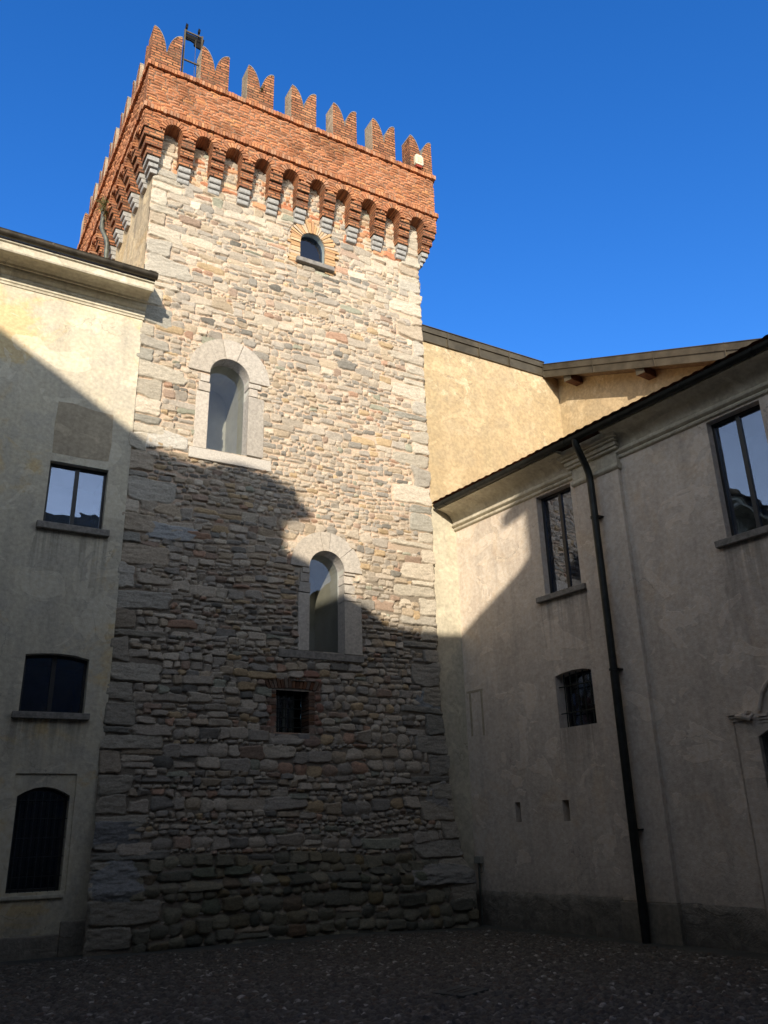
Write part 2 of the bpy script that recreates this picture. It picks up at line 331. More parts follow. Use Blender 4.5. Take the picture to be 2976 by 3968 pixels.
def paint(W, H, res, stones, rng, mortar, mcol2, warp=.012, mrough=.006, mlow=None, jit=1.):
    nx, nz = int(W/res)+1, int(H/res)+1
    Hh = vnoise((nz, nx), .06/res, rng, 3)*mrough
    t = (vnoise((nz, nx), .5/res, rng, 4)*.9+.5).clip(0, 1)[..., None]
    Cc = np.array(mortar, np.float32)*(1-t)+np.array(mcol2, np.float32)*t
    if mlow:      # a darker, greyer mortar colour in the lower half, changing along an uneven line
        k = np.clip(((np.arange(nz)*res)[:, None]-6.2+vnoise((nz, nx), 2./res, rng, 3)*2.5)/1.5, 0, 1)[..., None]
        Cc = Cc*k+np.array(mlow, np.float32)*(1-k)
    wx = vnoise((nz, nx), .10/res, rng, 3)*warp; wz = vnoise((nz, nx), .10/res, rng, 3)*warp
    lay = vnoise((nz, nx), .05/res, rng, 3, 3.); gr = vnoise((nz, nx), .03/res, rng, 2)
    xs = np.arange(nx)*res; zs = np.arange(nz)*res
    for (cx, cz, w, h, p, dep, col, rough) in stones:
        i0 = max(0, int((cx-w*.62-.02)/res)); i1 = min(nx, int((cx+w*.62+.02)/res)+2)
        j0 = max(0, int((cz-h*.62-.02)/res)); j1 = min(nz, int((cz+h*.62+.02)/res)+2)
        if i1 <= i0 or j1 <= j0: continue
        X = xs[i0:i1][None, :]-cx+wx[j0:j1, i0:i1]; Z = zs[j0:j1][:, None]-cz+wz[j0:j1, i0:i1]
        a = rng.normal(0, .03)*jit; X, Z = X+a*Z, Z-a*.6*X
        X = X*(1+rng.normal(0, .12)*jit*Z/h); Z = Z*(1+rng.normal(0, .22)*jit*X/w)
        th = np.arctan2(Z/h, X/w)
        q = 1+jit*(rng.uniform(0, .06)*np.cos(2*th+rng.uniform(0, 6.3))+rng.uniform(0, .09)*np.cos(3*th+rng.uniform(0, 6.3))+rng.uniform(0, .05)*np.cos(5*th+rng.uniform(0, 6.3)))
        r = ((np.abs(X)/(w/2))**p+(np.abs(Z)/(h/2))**p)**(1/p)*q
        m = r < 1
        e = (1-r)*min(w, h)/2                       # distance to the stone's edge, metres
        if p < 3: hh = dep*np.sqrt(np.clip(1-r*r, 0, 1))
        else: hh = dep*np.clip(e/.014, 0, 1)**.6
        if p >= 3 and jit > .5:                     # split facets
            for _ in range(2):
                fa = rng.uniform(0, 6.283); hh = np.minimum(hh, dep+.006-rng.uniform(.02, .16)*(X*math.cos(fa)*.5+Z*math.sin(fa)-rng.uniform(-.15, .2)*h))
        hh = hh+rng.normal(0, .022)*X/w+rng.normal(0, .03)*Z/h*min(1, h/.12)+lay[j0:j1, i0:i1]*rough+rng.normal(0, .004)
        hh = np.where(m, np.maximum(hh, .003), -9)
        S_ = Hh[j0:j1, i0:i1]; mm = hh > S_
        S_[mm] = hh[mm]
        cc = np.array(col, np.float32)[None, None]*(1+.10*lay[j0:j1, i0:i1, None]+.14*gr[j0:j1, i0:i1, None])
        Cc[j0:j1, i0:i1][mm] = cc[mm]
    return Hh, np.clip(Cc, .01, .95)
def sheet(name, Hh, Cc, posf, mat, parent=None, mask=None):
    nz, nx = Hh.shape; P = posf(Hh).reshape(-1, 3).astype(np.float32)
    idx = np.arange(nz*nx).reshape(nz, nx); q = np.stack([idx[:-1, :-1], idx[:-1, 1:], idx[1:, 1:], idx[1:, :-1]], -1)
    q = q[mask[:-1, :-1]] if mask is not None else q.reshape(-1, 4)
    q = q.reshape(-1, 4); used = np.unique(q); rem = np.zeros(nz*nx, np.int64); rem[used] = np.arange(len(used)); q = rem[q]; P = P[used]
    me = bpy.data.meshes.new(name); me.vertices.add(len(P)); me.vertices.foreach_set('co', P.ravel())
    me.loops.add(q.size); me.loops.foreach_set('vertex_index', q.ravel().astype(np.int32))
    me.polygons.add(len(q)); me.polygons.foreach_set('loop_start', np.arange(len(q), dtype=np.int32)*4)
    me.polygons.foreach_set('loop_total', np.full(len(q), 4, np.int32)); me.update(calc_edges=True); me.validate()
    a = me.attributes.new('col', 'FLOAT_COLOR', 'POINT')
    a.data.foreach_set('color', np.concatenate([Cc.reshape(-1, 3)[used], np.ones((len(used), 1))], 1).astype(np.float32).ravel())
    me.polygons.foreach_set('use_smooth', np.ones(len(q), bool))
    me.materials.append(M[mat]); ob = bpy.data.objects.new(name, me); C.objects.link(ob)
    if parent: attach(ob, parent)
    return ob
STONES = [((.46,.425,.375),24), ((.40,.38,.35),16), ((.52,.475,.41),16), ((.31,.305,.29),8), ((.45,.39,.31),13), ((.49,.39,.26),4),
          ((.38,.30,.25),4), ((.20,.20,.19),3), ((.33,.35,.30),3), ((.45,.31,.24),2), ((.57,.53,.46),8)]
STONES = [((a[0]*.91, a[1]*.865, a[2]*.80), b_) for a, b_ in STONES]
def pick(rng, tab=STONES):
    ws = np.array([b for a, b in tab], float); i = rng.choice(len(tab), p=ws/ws.sum())
    return tuple(np.array(tab[i][0])*rng.uniform(.85, 1.15))

# ================================================================= THE TOWER
XL, XR, YT = 2.95, 9.60, 14.45
FT = Fr((0, YT, 0), (1, 0, 0), (0, -1, 0))
tower = empty('stone_tower', (6.3, YT, 0), label='tall square rubble stone tower with red brick swallowtail battlements', cat='tower')
def batter(z): return np.interp(z, [-.2, 0, .85, .95, 1.2, 1.86, 2.56, 3.45, 4.6, 16], [.40, .39, .37, .28, .225, .14, .085, .035, 0, 0])
def tower_stones(rng):
    Wd, Ht = XR-XL, 16.1; Z0 = -.2; st = []
    excl = [(4.40,5.26,8.6,10.4), (3.95,5.75,10.35,11.2), (6.62,7.44,4.8,6.6), (6.25,7.86,6.5,7.3), (5.95,6.68,3.28,4.1), (6.36,6.98,13.78,14.7)]
    # quoins
    qL, qR = [], []
    for side, q in ((0, qL), (1, qR)):
        z = .35 if side else .05; k = 0
        while z < 15.9:
            h = rng.uniform(.2, .48) if z > 2.2 else rng.uniform(.18, .4)
            w = rng.uniform(.5, 1.05) if k % 2 else rng.uniform(.3, .6)
            if z < 1.9 and side == 0: w *= 1.15
            if rng.random() < .25: h = rng.uniform(.12, .2); w *= 1.1
            q.append((z, z+h, w)); z += h; k += 1
            c = pick(rng, [((.47,.445,.395),8), ((.41,.395,.365),5), ((.53,.49,.43),5), ((.33,.33,.31),2), ((.44,.385,.32),2)])
            c = (c[0]*1.0, c[1]*.965, c[2]*.89)
            if z < 5.5: c = tuple(a*.74 for a in c)  # lower quoins darkened: the shade below the shadow line put into their colour
            cx = w/2-.005 if side == 0 else Wd-w/2+.005
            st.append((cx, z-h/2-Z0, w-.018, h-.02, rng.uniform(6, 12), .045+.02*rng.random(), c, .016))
    def qw(q, z):
        for a, b, w in q:
            if a <= z < b: return w
        return .0
    z = Z0
    while z < 15.95:
        if z < 1.1: hh = rng.uniform(.10, .24)
        elif z < 4.6: hh = rng.choice([.08, .11, .14, .17, .22], p=[.08, .24, .32, .22, .14])
        else: hh = rng.choice([.07, .10, .13, .16, .21], p=[.10, .27, .31, .21, .11])
        hh *= rng.uniform(.82, 1.02); zc = z+hh/2
        ql, qr = qw(qL, zc), qw(qR, zc); x = XL+ql; x1 = XR-qr; ph = rng.uniform(0, 6)
        while x < x1-.04:
            cen = 6.4 < x < 8.9
            pc = .05
            if zc < 1.0: pc = .72
            elif zc < 4.3: pc = .75 if cen else .28
            elif zc < 5.2: pc = .25 if cen else .08
            elif 7.3 < zc < 12.5: pc = .4 if 5.2 < x < 8.6 else .12
            cob = rng.random() < pc
            wd = hh*rng.uniform(.9, 1.7) if cob else hh*rng.choice([1.1, 1.7, 2.3, 3.4], p=[.25, .37, .28, .10])*rng.uniform(.85, 1.15)
            wd = min(wd, .75); 
            if x+wd > x1-.08: wd = x1-x
            wav = .045*math.sin(x*1.3+z*.9)+.03*math.sin(x*2.7+z*1.7+1)+rng.normal(0, .014)
            c = pick(rng); xc = x+wd/2
            # brick rubble under the corbels, and round the little window
            if 14.72 < zc < 15.6 and rng.random() < .5: c = pick(rng, [((.45,.20,.11),3), ((.50,.27,.15),3), ((.55,.40,.26),2)])
            if zc > 14.72: hq = True
            if 3.2 < zc < 4.4 and (5.78 < xc < 5.98 or 6.64 < xc < 6.86): c = pick(rng, [((.30,.17,.125),3), ((.27,.20,.16),3)])
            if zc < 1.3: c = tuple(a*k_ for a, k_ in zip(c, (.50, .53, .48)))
            g = rng.uniform(.012, .03)
            if rng.random() < .10 and hh > .12 and not cob:
                for s_ in (-.25, .25): st.append((xc-XL, zc+wav+s_*hh-Z0, wd-g, hh*.48-g*.4, 5, .03, pick(rng) if s_ > 0 else c, .012))
            else:
                lowz = float(np.clip((7-zc)/3, 0, 1)); dep = (.040+.015*lowz+.015*(zc < 1)) if cob else .026+.026*rng.random()+.018*lowz+(.03 if zc < 1.2 else 0)
                p = rng.uniform(2.2, 3.0) if cob else rng.uniform(3.6, 9)
                ov = (1.10 if cob else 1.06)*rng.uniform(.93, 1.07)
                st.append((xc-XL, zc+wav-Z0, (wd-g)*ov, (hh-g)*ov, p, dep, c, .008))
            if cob or rng.random() < .25:           # little chips wedged in the joints
                st.append((x-XL, z+rng.uniform(0, .03)-Z0+wav, rng.uniform(.04, .1), rng.uniform(.02, .035), 3, .022, pick(rng), .006))
            x += wd
        z += hh
    # the big boulders of the foot
    st.append((.42, 1.16, .8, .62, 2.6, .10, (.26,.265,.26), .03)); st.append((6.05, 1.02, 1.35, .36, 4, .09, (.28,.27,.245), .03))
    st.append((6.3, 2.35, .5, .5, 6, .05, (.30,.29,.27), .02)); st.append((6.32, 4.22, .62, .38, 8, .05, (.24,.26,.27), .02))
    st.append((.35, 1.85, .75, .40, 5, .06, (.22,.225,.225), .02))
    st.append((.6, 8.85, 1.05, .38, 7, .05, (.52,.50,.45), .012)); st.append((.9, 7.02, .95, .3, 7, .05, (.36,.37,.37), .015))
    return st
rng = np.random.default_rng(7)
RES = .0125
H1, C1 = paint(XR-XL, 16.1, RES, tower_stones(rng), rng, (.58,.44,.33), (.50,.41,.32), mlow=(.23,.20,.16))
nz, nx = H1.shape
gx = np.linspace(0, 1, nx)[None, :].repeat(nz, 0); gz = (np.arange(nz)*RES-.2)[:, None].repeat(nx, 1)
sag = vnoise((nz, nx), 1.6/RES, rng, 3)*.035
edge = vnoise((nz, 1), .35/RES, rng, 3)*.02; edge2 = vnoise((nz, 1), .35/RES, rng, 3)*.02
KEEP = np.ones((nz, nx), np.float32)
def tower_pos(h):
    b = batter(gz); xl = XL-b*.12+edge; xr = XR+b*.88+edge2
    h = h*KEEP
    return np.stack([xl+(xr-xl)*gx, YT-b-h-sag*np.minimum(1, 1)+.0*gz, gz], -1)
P0 = tower_pos(H1)
def inside(px, pz, loop):
    r = np.zeros(px.shape, bool); n = len(loop)
    for i in range(n):
        x1, z1 = loop[i]; x2, z2 = loop[(i+1) % n]
        if z1 == z2: continue
        c = ((z1 > pz) != (z2 > pz)) & (px < (x2-x1)*(pz-z1)/(z2-z1)+x1); r ^= c
    return r
W1 = [(4.42, 8.63), (5.26, 8.63), (5.26, 10.3)]+arc(4.84, 10.32, .42, 0, 180, 16)[1:-1]+[(4.42, 10.3)]
W2 = [(6.64, 4.83), (7.42, 4.83), (7.42, 6.5)]+arc(7.03, 6.52, .39, 0, 180, 16)[1:-1]+[(6.64, 6.5)]
W3 = [(6.36, 13.79), (6.98, 13.79), (6.98, 14.3)]+arc(6.67, 14.3, .31, 0, 180, 14)[1:-1]+[(6.36, 14.3)]
W4 = [(5.98, 3.30), (6.65, 3.30), (6.65, 4.08), (5.98, 4.08)]
for SUR in (arc(4.84, 10.31, .84, 0, 180, 20)+[(4.3, 9.9), (4.3, 9.85), (4.18, 9.85), (4.18, 8.60), (4.1, 8.6), (4.1, 8.42), (5.76, 8.42), (5.76, 8.62), (5.58, 8.64), (5.58, 9.96), (5.4, 9.98)],
            arc(7.03, 6.51, .76, 0, 180, 20)+[(6.5, 5.98), (6.43, 5.98), (6.43, 4.83), (6.05, 4.82), (6.05, 4.72), (7.82, 4.72), (7.84, 4.83), (7.78, 4.85), (7.78, 5.9), (7.5, 5.95)],
            arc(6.67, 14.3, .63, 0, 180, 20)+[(6.06, 13.66), (7.28, 13.66)],
            [(5.88, 3.2), (6.76, 3.2), (6.76, 4.08), (6.84, 4.1), (6.86, 4.26), (5.80, 4.26), (5.82, 4.08), (5.88, 4.08)]):
    KEEP[inside(P0[..., 0], P0[..., 2], SUR)] = 0.
mask = np.ones(H1.shape, bool)
for L in (W1, W2, W3, W4):
    cx = sum(p[0] for p in L)/len(L); cz = sum(p[1] for p in L)/len(L)
    mask &= ~inside(P0[..., 0], P0[..., 2], [((p[0]-cx)*.985+cx, (p[1]-cz)*.985+cz) for p in L])
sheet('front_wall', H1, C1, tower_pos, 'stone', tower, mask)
# the other three walls (left one plastered), slightly out of square like the real one
TS = 6.65; FL = Fr((2.83, 21.1, 0), (.12, -6.65, 0), (-6.65, -.12, 0)); FB = Fr((9.48, 21.1, 0), (-1, 0, 0), (0, 1, 0)); FR = Fr((9.6, 14.45, 0), (-.12, 6.65, 0), (6.65, .12, 0))
b = MB(); b.wall(FL, [(0, -.2), (TS-.02, -.2), (TS-.02, 16.2), (0, 16.2)], []); b.build('left_wall', 'tower_plaster', tower)
rb = np.random.default_rng(70); Hs, Cs = paint(TS, 16.1, .04, [(rb.uniform(0, TS), rb.uniform(0, 16), rb.uniform(.2, .6), rb.uniform(.1, .2), 4, .05, pick(rb), .01) for _ in range(2600)], rb, (.6,.45,.3), (.5,.4,.3))
uu = (np.arange(Hs.shape[1])*.04)[None, :].repeat(Hs.shape[0], 0); zz = (np.arange(Hs.shape[0])*.04-.2)[:, None].repeat(Hs.shape[1], 1)
def fpos(F): return lambda h: np.stack([F.o[0]+F.U[0]*uu+F.N[0]*h, F.o[1]+F.U[1]*uu+F.N[1]*h, zz], -1)
sheet('right_wall', Hs, Cs, lambda h: fpos(FR)(h-.03), 'stone', tower); sheet('back_wall', Hs, Cs, lambda h: fpos(FB)(h-.03), 'stone', tower)

# --- brick crown
OV = .36; L0 = -OV; L1 = TS+OV; CL = L1-L0
FF = Fr((XL, YT, 0), (1, 0, 0), (0, -1, 0))
SIDES = [(FF, 'front'), (FL, 'left'), (FB, 'back'), (FR, 'right')]
ACW = .195; APX = [3.235-XL+.683*i for i in range(10)]
BR = [(.42,.185,.09), (.37,.155,.08), (.31,.135,.07), (.47,.225,.115), (.27,.13,.075), (.38,.21,.13)]
def bc(r): k = r.uniform(.8, 1.15); return tuple(x*k for x in r.choice(BR))
par = MB(); band = MB(); vous = MB(); rr = random.Random(5)
crown_front = None
for F, nm in SIDES:
    m0 = 1 if nm in ('left', 'right') else 0       # mitre: side faces sit between the front and back ones
    a0, a1 = (L0+m0*.003, L1-m0*.003)
    top, bot = 17.34, 16.24
    # arcade: front face at OV with arched cut-outs
    low = []
    x = a0; ol = [(a0, 15.66)]
    for cxa in APX:
        ol += [(cxa-ACW, 15.66)]+[(p[0], p[1]) for p in arc(cxa, 15.72, ACW, 180, 0, 10)]+[(cxa+ACW, 15.66)]
    ol += [(a1, 15.66), (a1, 16.12), (a0, 16.12)]
    par.prism(ol, lambda u, z: F(u, z, OV-.016), lambda u, z: F(u, z, .012))
    # parapet wall
    par.box(F, a0+m0*.30, a1-m0*.30, bot, top, OV-.012-.30, OV-.034)
    if nm in ('front', 'left'):
        for (z0, z1, ob_) in ((bot, top, OV-.03), (15.66, 16.12, OV-.012)):
            rbk = np.random.default_rng(int(z0*10)+len(nm)); bs = []; W_ = a1-a0; Z_ = z1-z0; nr = int(round(Z_/.0785)); rh = Z_/nr
            for k in range(nr):
                x = -rbk.uniform(0, .27)
                while x < W_:
                    wd = rbk.choice([.26, .26, .25, .13]); cbr = np.array(BR[rbk.integers(len(BR))])*rbk.uniform(.88, 1.14)
                    cbr = cbr*.45+np.array((.40, .165, .08))*.55
                    if rbk.random() < .10: cbr = cbr*.68
                    if rbk.random() < .08: cbr = np.array((.47, .22, .10))
                    bs.append((x+wd/2, (k+.5)*rh+rbk.normal(0, .003), wd-.016, rh-.02, 14, rbk.uniform(.022, .028), tuple(cbr*1.12), .002)); x += wd
            hb, cb_ = paint(W_, Z_, .0075, bs, rbk, (.14,.095,.068), (.22,.16,.115), .0015, .003, None, .10)
            st_ = (vnoise(cb_.shape[:2], .9/.0075, rbk, 5)[..., None]-.08).clip(0, 1)*2.2; cb_ = cb_*(1-.34*st_.clip(0, 1))
            kp = np.ones(hb.shape, bool); UU = a0+(np.arange(hb.shape[1])*.0075)[None, :].repeat(hb.shape[0], 0); ZZ = z0+(np.arange(hb.shape[0])*.0075)[:, None].repeat(hb.shape[1], 1)
            UU = np.minimum(UU, a1); ZZ = np.minimum(ZZ, z1)
            if z0 < 16:
                for cxa in APX: kp &= ~(((UU-cxa)**2+(ZZ-15.72)**2 < (ACW+.05)**2) | ((abs(UU-cxa) < ACW+.01) & (ZZ < 15.74)))
            def pf_(h): return np.stack([F.o[0]+F.U[0]*UU+F.N[0]*(ob_+h), F.o[1]+F.U[1]*UU+F.N[1]*(ob_+h), ZZ], -1)
            sheet('brick_face', hb, cb_, pf_, 'brickv', tower, kp)
    # two string courses of bricks on edge
    for z0, z1, oo in ((16.12, 16.24, OV+.05), (17.34, 17.46, OV+.035)):
        u = L0-.05
        if m0: u += .09
        end = L1+.05-(.09 if m0 else 0)
        while u < end-.02:
            wd = rr.uniform(.062, .078); dz = rr.uniform(-.006, .006)
            band.box(F, u+.006, min(end, u+wd)-.006, z0+dz, z1+dz, OV-.28, oo+.02+rr.uniform(-.01, .01), bc(rr), .002, rr); u += wd
        band.box(F, L0+m0*.31, L1-m0*.31, z0+.01, z1-.012, OV-.30, OV+.016, (.16,.11,.08))
    # voussoirs
    if nm in ('front', 'left'):
        for cxa in APX:
            nv = 11
            for k in range(nv):
                t0, t1 = 180-180*k/nv-1.4, 180-180*(k+1)/nv+1.4
                pts = [(cxa+r_*math.cos(R(t)), 15.72+r_*math.sin(R(t))) for r_, t in ((ACW-.004, t0-.9), (ACW+.12, t0-.9), (ACW+.12, t1+.9), (ACW-.004, t1+.9))]
                o_ = OV+.034+rr.uniform(0, .01)
                vous.prism(pts, lambda u, z: F(u, z, o_), lambda u, z: F(u, z, .05), bc(rr))
par.build('brick_parapet', 'brick', tower); band.build('string_course', 'brickv', tower, attr=True); vous.build('arch_bricks', 'brickv', tower, attr=True)
b = MB(); b.box(FF, .2, TS-.2, 16.6, 16.8, -TS+.2, -.2); b.build('roof_deck', 'slab', tower)
# corbels: stepped brick over stepped grey stone
def corbel(F, u0, u1, corner):
    mb = MB(); ms = MB(); r = random.Random(int(u0*977)+int(F.U.x*10))
    for z0, z1, o in ((15.09, 15.29, .215), (15.29, 15.48, .27), (15.48, 15.662, .325)):
        if corner == 0: mb.box(F, u0-0, u1, z0, z1-.004, -.1, o)
        elif corner < 0: mb.box(F, -o, u1, z0, z1-.004, -.18, o)
        else: mb.box(F, u0, TS+o, z0, z1-.004, -.18, o)
    ks = .02
    for z0, z1, o in ((14.74, 14.85, .085), (14.855, 14.965, .135), (14.97, 15.088, .185)):
        prof = [(-.1, z0), (o-.025, z0), (o-.005, z0+.02), (o, z0+.05), (o, z1-.004), (-.1, z1-.004)]
        if corner == 0: ms.sweep(F, prof, u0+ks, u1-ks)
        elif corner < 0: ms.box(F, -o, u1-ks, z0, z1-.004, -.2, o)
        else: ms.box(F, u0+ks, TS+o, z0, z1-.004, -.2, o)
    ob = mb.build('corbel', 'brick', tower, .006); s_ = ms.build('corbel_stone', 'granite_grey', None, .012, True)
    s_.parent = ob; return ob
edges = [-OV]+[c for c in APX]+[L1]
for F, nm in SIDES[:2]+SIDES[3:]:
    for i in range(11):
        if i == 0: u0, u1, cn = -.2, APX[0]-ACW, -1
        elif i == 10: u0, u1, cn = APX[9]+ACW, TS+.2, 1
        else: u0, u1, cn = APX[i-1]+ACW, APX[i]-ACW, 0
        if cn and nm != 'front': continue            # the corner corbel belongs to the front row
        if cn == 0: mid = (u0+u1)/2; u0, u1 = mid-.15, mid+.15
        corbel(F, u0, u1, cn)
# merlons, swallow-tailed
def horn_outline(u0, u1, zb=17.46, zt=18.56, zv=18.0, half=None):
    mid = (u0+u1)/2; lft = [(u0, zb), (u0, zt-.05), (u0+.02, zt)]
    n = 8; cur = [(u0+.02+(mid-.012-u0-.02)*math.sin(R(90*k/n)), zv+(zt-zv)*max(0, math.cos(R(90*k/n)))**1.3) for k in range(1, n+1)]
    rgt = [(2*mid-x, z) for x, z in reversed(cur)]+[(u1-.02, zt), (u1, zt-.05), (u1, zb)]
    return lft+cur+rgt
TH = .40
def merlon(F, u0, u1, corner=None, F2=None):
    r = random.Random(int(u0*991)+int(F.U.y*7)); dz = r.uniform(-.03, .03); ol = horn_outline(u0, u1, 17.455, 18.56+dz, 17.95+r.uniform(-.03, .03))
    oo = OV-.012; mb = MB(); mb.prism(ol, lambda u, z: F(u, z, oo), lambda u, z: F(u, z, oo-TH))
    if F2:   # the return of a corner merlon along the neighbouring side
        fu = (lambda u: TS+OV-.012-u) if corner == 'L' else (lambda u: -OV+.012+u)
        ol2 = [(TH+.002, 17.455), (TH+.002, 18.02)]+[(TH+.02+(.66-TH-.055)*(1-math.cos(R(90*k/6))), 18.0+.56*math.sin(R(90*k/6))) for k in range(1, 7)]+[(.66, 18.5), (.66, 17.455)]
        mb.prism([(fu(a), z) for a, z in ol2], lambda u, z: F2(u, z, oo-.001), lambda u, z: F2(u, z, oo-TH+.001))
    ob = mb.build('merlon', 'brick', tower, .008)
    ob.data.materials.append(M['merlon_side'])
    for pl in ob.data.polygons:
        if abs(pl.normal.dot(F.N)) < .5 and not F2: pl.material_index = 1
    # thin mortar weathering on the curved top
    cp = MB(); top = ol[1:-1]; a = [(u, z+.004) for u, z in top]; c_ = [(u, z+.024) for u, z in top]
    cp.prism(a+c_[::-1], lambda u, z: F(u, z, oo+.006), lambda u, z: F(u, z, oo-TH-.006)); q = cp.build('merlon_capping', 'sillstone', None); q.parent = ob
    return ob
cen = [-.012+L0+.34+.012+1.105*i for i in range(7)]
cen = [L0+.345+(CL-.69)*i/6 for i in range(7)]
for F, nm in SIDES:
    for i, c in enumerate(cen):
        if nm in ('left', 'right') and i in (0, 6): continue
        k = {}
        if nm == 'front' and i == 0: k = dict(corner='L', F2=FL)
        if nm == 'front' and i == 6: k = dict(corner='R', F2=FR)
        merlon(F, c-.333, c+.333, **k)

# --- dressed stone round the arched windows
def gcol(k):
    r = random.Random(k*7.7); t = r.uniform(.86, 1.1); return tuple(x*t for x in r.choice([(.48,.44,.385), (.44,.41,.365), (.50,.455,.39)]))
def ring(mb, F, cx, cz, r0, r1, angs, o0, o1, c=None, oval=1.0):
    gr_ = False
    for a0, a1 in zip(angs[:-1], angs[1:]):
        if c == 'g' or gr_: gr_ = True; c = gcol(a0)
        n = max(3, int(abs(a1-a0)/8)); g = .5
        g = -.35 if gr_ else g; A = arc(cx, cz, r0, a0-g, a1+g, n); B = [(cx+(p[0]-cx)*1, cz+(p[1]-cz)*oval) for p in arc(cx, cz, r1, a0-g, a1+g, n)]
        mb.prism(A+B[::-1], lambda u, z: F(u, z, o0), lambda u, z: F(u, z, o1), c)
def reveal_tube(F, loop, d0, d1, name, mat, parent, endmat=None):
    n = len(loop); mb = MB(); mb.add([F(*p, -d0) for p in loop]+[F(*p, -d1) for p in loop], [(k, (k+1) % n, n+(k+1) % n, n+k) for k in range(n)])
    tr = tessellate_polygon([[Vector((p[0], p[1], 0)) for p in loop]]); mb.add([F(*p, -d1) for p in loop], [tuple(t) for t in tr])
    return mb.build(name, mat, parent, recalc=False)
def pane(F, loop, d, name, mat, parent):
    mb = MB(); mb.prism(loop, lambda u, z: F(u, z, -d), lambda u, z: F(u, z, -d-.006)); return mb.build(name, mat, parent)
def frame_loop(F, loop, wdt, d0, d1, name, mat, parent):
    cx = sum(p[0] for p in loop)/len(loop); mb = MB(); n = len(loop)
    zs = [p[1] for p in loop]; xs = [p[0] for p in loop]; cz = (min(zs)+max(zs))/2; cx = (min(xs)+max(xs))/2
    sx = 1-2*wdt/(max(xs)-min(xs)); sz = 1-2*wdt/(max(zs)-min(zs))
    inn = [(cx+(p[0]-cx)*sx, cz+(p[1]-cz)*sz) for p in loop]
    vs = [F(*p, -d0) for p in loop]+[F(*p, -d0) for p in inn]+[F(*p, -d1) for p in loop]+[F(*p, -d1) for p in inn]
    fs = []
    for k in range(n):
        j = (k+1) % n; fs += [(k, j, n+j, n+k), (n+k, n+j, 3*n+j, 3*n+k), (2*n+j, 2*n+k, 3*n+k, 3*n+j), (k, 2*n+k, 2*n+j, j)]
    mb.add(vs, fs); return mb.build(name, mat, parent)
def arched_window(loop, lab, gd=.27, room='reveal', gl='glass'):
    rv = reveal_tube(FT, loop, -.02, 1.35, 'window', room, tower); tag(rv, lab)
    pane(FT, [(p[0], p[1]) for p in loop], gd, 'pane', gl, rv)
    return rv
for loop, cx, cz, r0, r1, angs, jl, jr, sill, ov, lab in (
    (W1, 4.84, 10.31, .42, .87, [0, 72, 103, 180], (4.16, 4.425, 8.62, 9.86), (5.255, 5.60, 8.66, 9.98), (4.08, 5.78, 8.40, 8.625), 1.01, 'upper tall arched window in pale granite surround'),
    (W2, 7.03, 6.51, .39, .79, [0, 42, 84, 102, 180], (6.41, 6.645, 4.84, 5.98), (7.415, 7.80, 4.84, 5.90), (6.02, 7.84, 4.70, 4.835), 1.0, 'lower arched window half in shade')):
    rv = arched_window(loop, lab)
    mb = MB(); ring(mb, FT, cx, cz, r0, r1, angs, -.27, .055, 'g', ov)
    r = random.Random(3)
    for (u0, u1, z0, z1) in (jl, jr): mb.box(FT, u0, u1, z0, z1, -.26, .05, gcol(u0), .006, r)
    # small rubble blocks between jamb and arch
    z = jl[3]+.01
    while z < cz-.05:
        h = min(r.uniform(.14, .22), cz-z); mb.box(FT, r0*-1+cx-r.uniform(.14, .34), cx-r0+r.uniform(.0, .02), z, z+h-.02, -.2, .062, gcol(z), .008, r); z += h
    z = jr[3]+.01
    while z < cz-.05:
        h = min(r.uniform(.14, .22), cz-z); mb.box(FT, cx+r0-r.uniform(.0, .02), cx+r0+r.uniform(.14, .36), z, z+h-.02, -.2, .062, gcol(z), .008, r); z += h
    mb.build('stone_surround', 'granitev', rv, .012, attr=True)
    mb = MB(); mb.box(FT, *sill, -.26, .06, None, .012, r); mb.build('sill', 'granite' if cx < 6 else 'sillstone', rv, .012)
# little top window with brick arch and projecting sill slab
rv = arched_window(W3, 'small round-headed window in ochre brick under the corbels', .10, 'room_grey', 'glasst')
mb = MB(); r = random.Random(8); OC = [(.50,.34,.19), (.46,.29,.15), (.54,.40,.25), (.42,.25,.14), (.48,.38,.28)]
def oc(): k = r.uniform(.85, 1.1); return tuple(x*k for x in r.choice(OC))
for rr0, rr1 in ((.31, .60),):
    n = 23
    for k in range(n):
        t0, t1 = 178-176*k/n, 178-176*(k+1)/n+1
        ring(mb, FT, 6.67, 14.3, rr0, rr1+r.uniform(-.07, .07), [t1+.8, t0-.8], -.27, .05+r.uniform(0, .03), oc())
for sgn in (-1, 1):
    z = 13.62
    while z < 14.3:
        e = 6.67+sgn*.315; f = 6.67+sgn*r.uniform(.52, .68); mb.box(FT, min(e, f), max(e, f), z, z+.062, -.27, .055+r.uniform(-.01, .02), oc(), .004, r); z += .07
mb.build('brick_surround', 'brickv', rv, .004, attr=True)
mb = MB(); mb.box(FT, 6.24, 7.18, 13.67, 13.79, -.26, .16, None, .006, r); mb.build('sill', 'slab', rv, .012)
def mudd(c): k = random.Random(c[0]*999).random()*.6; return tuple((x*.36)*(1-k)+m_*k for x, m_ in zip(c, (.17, .15, .125)))
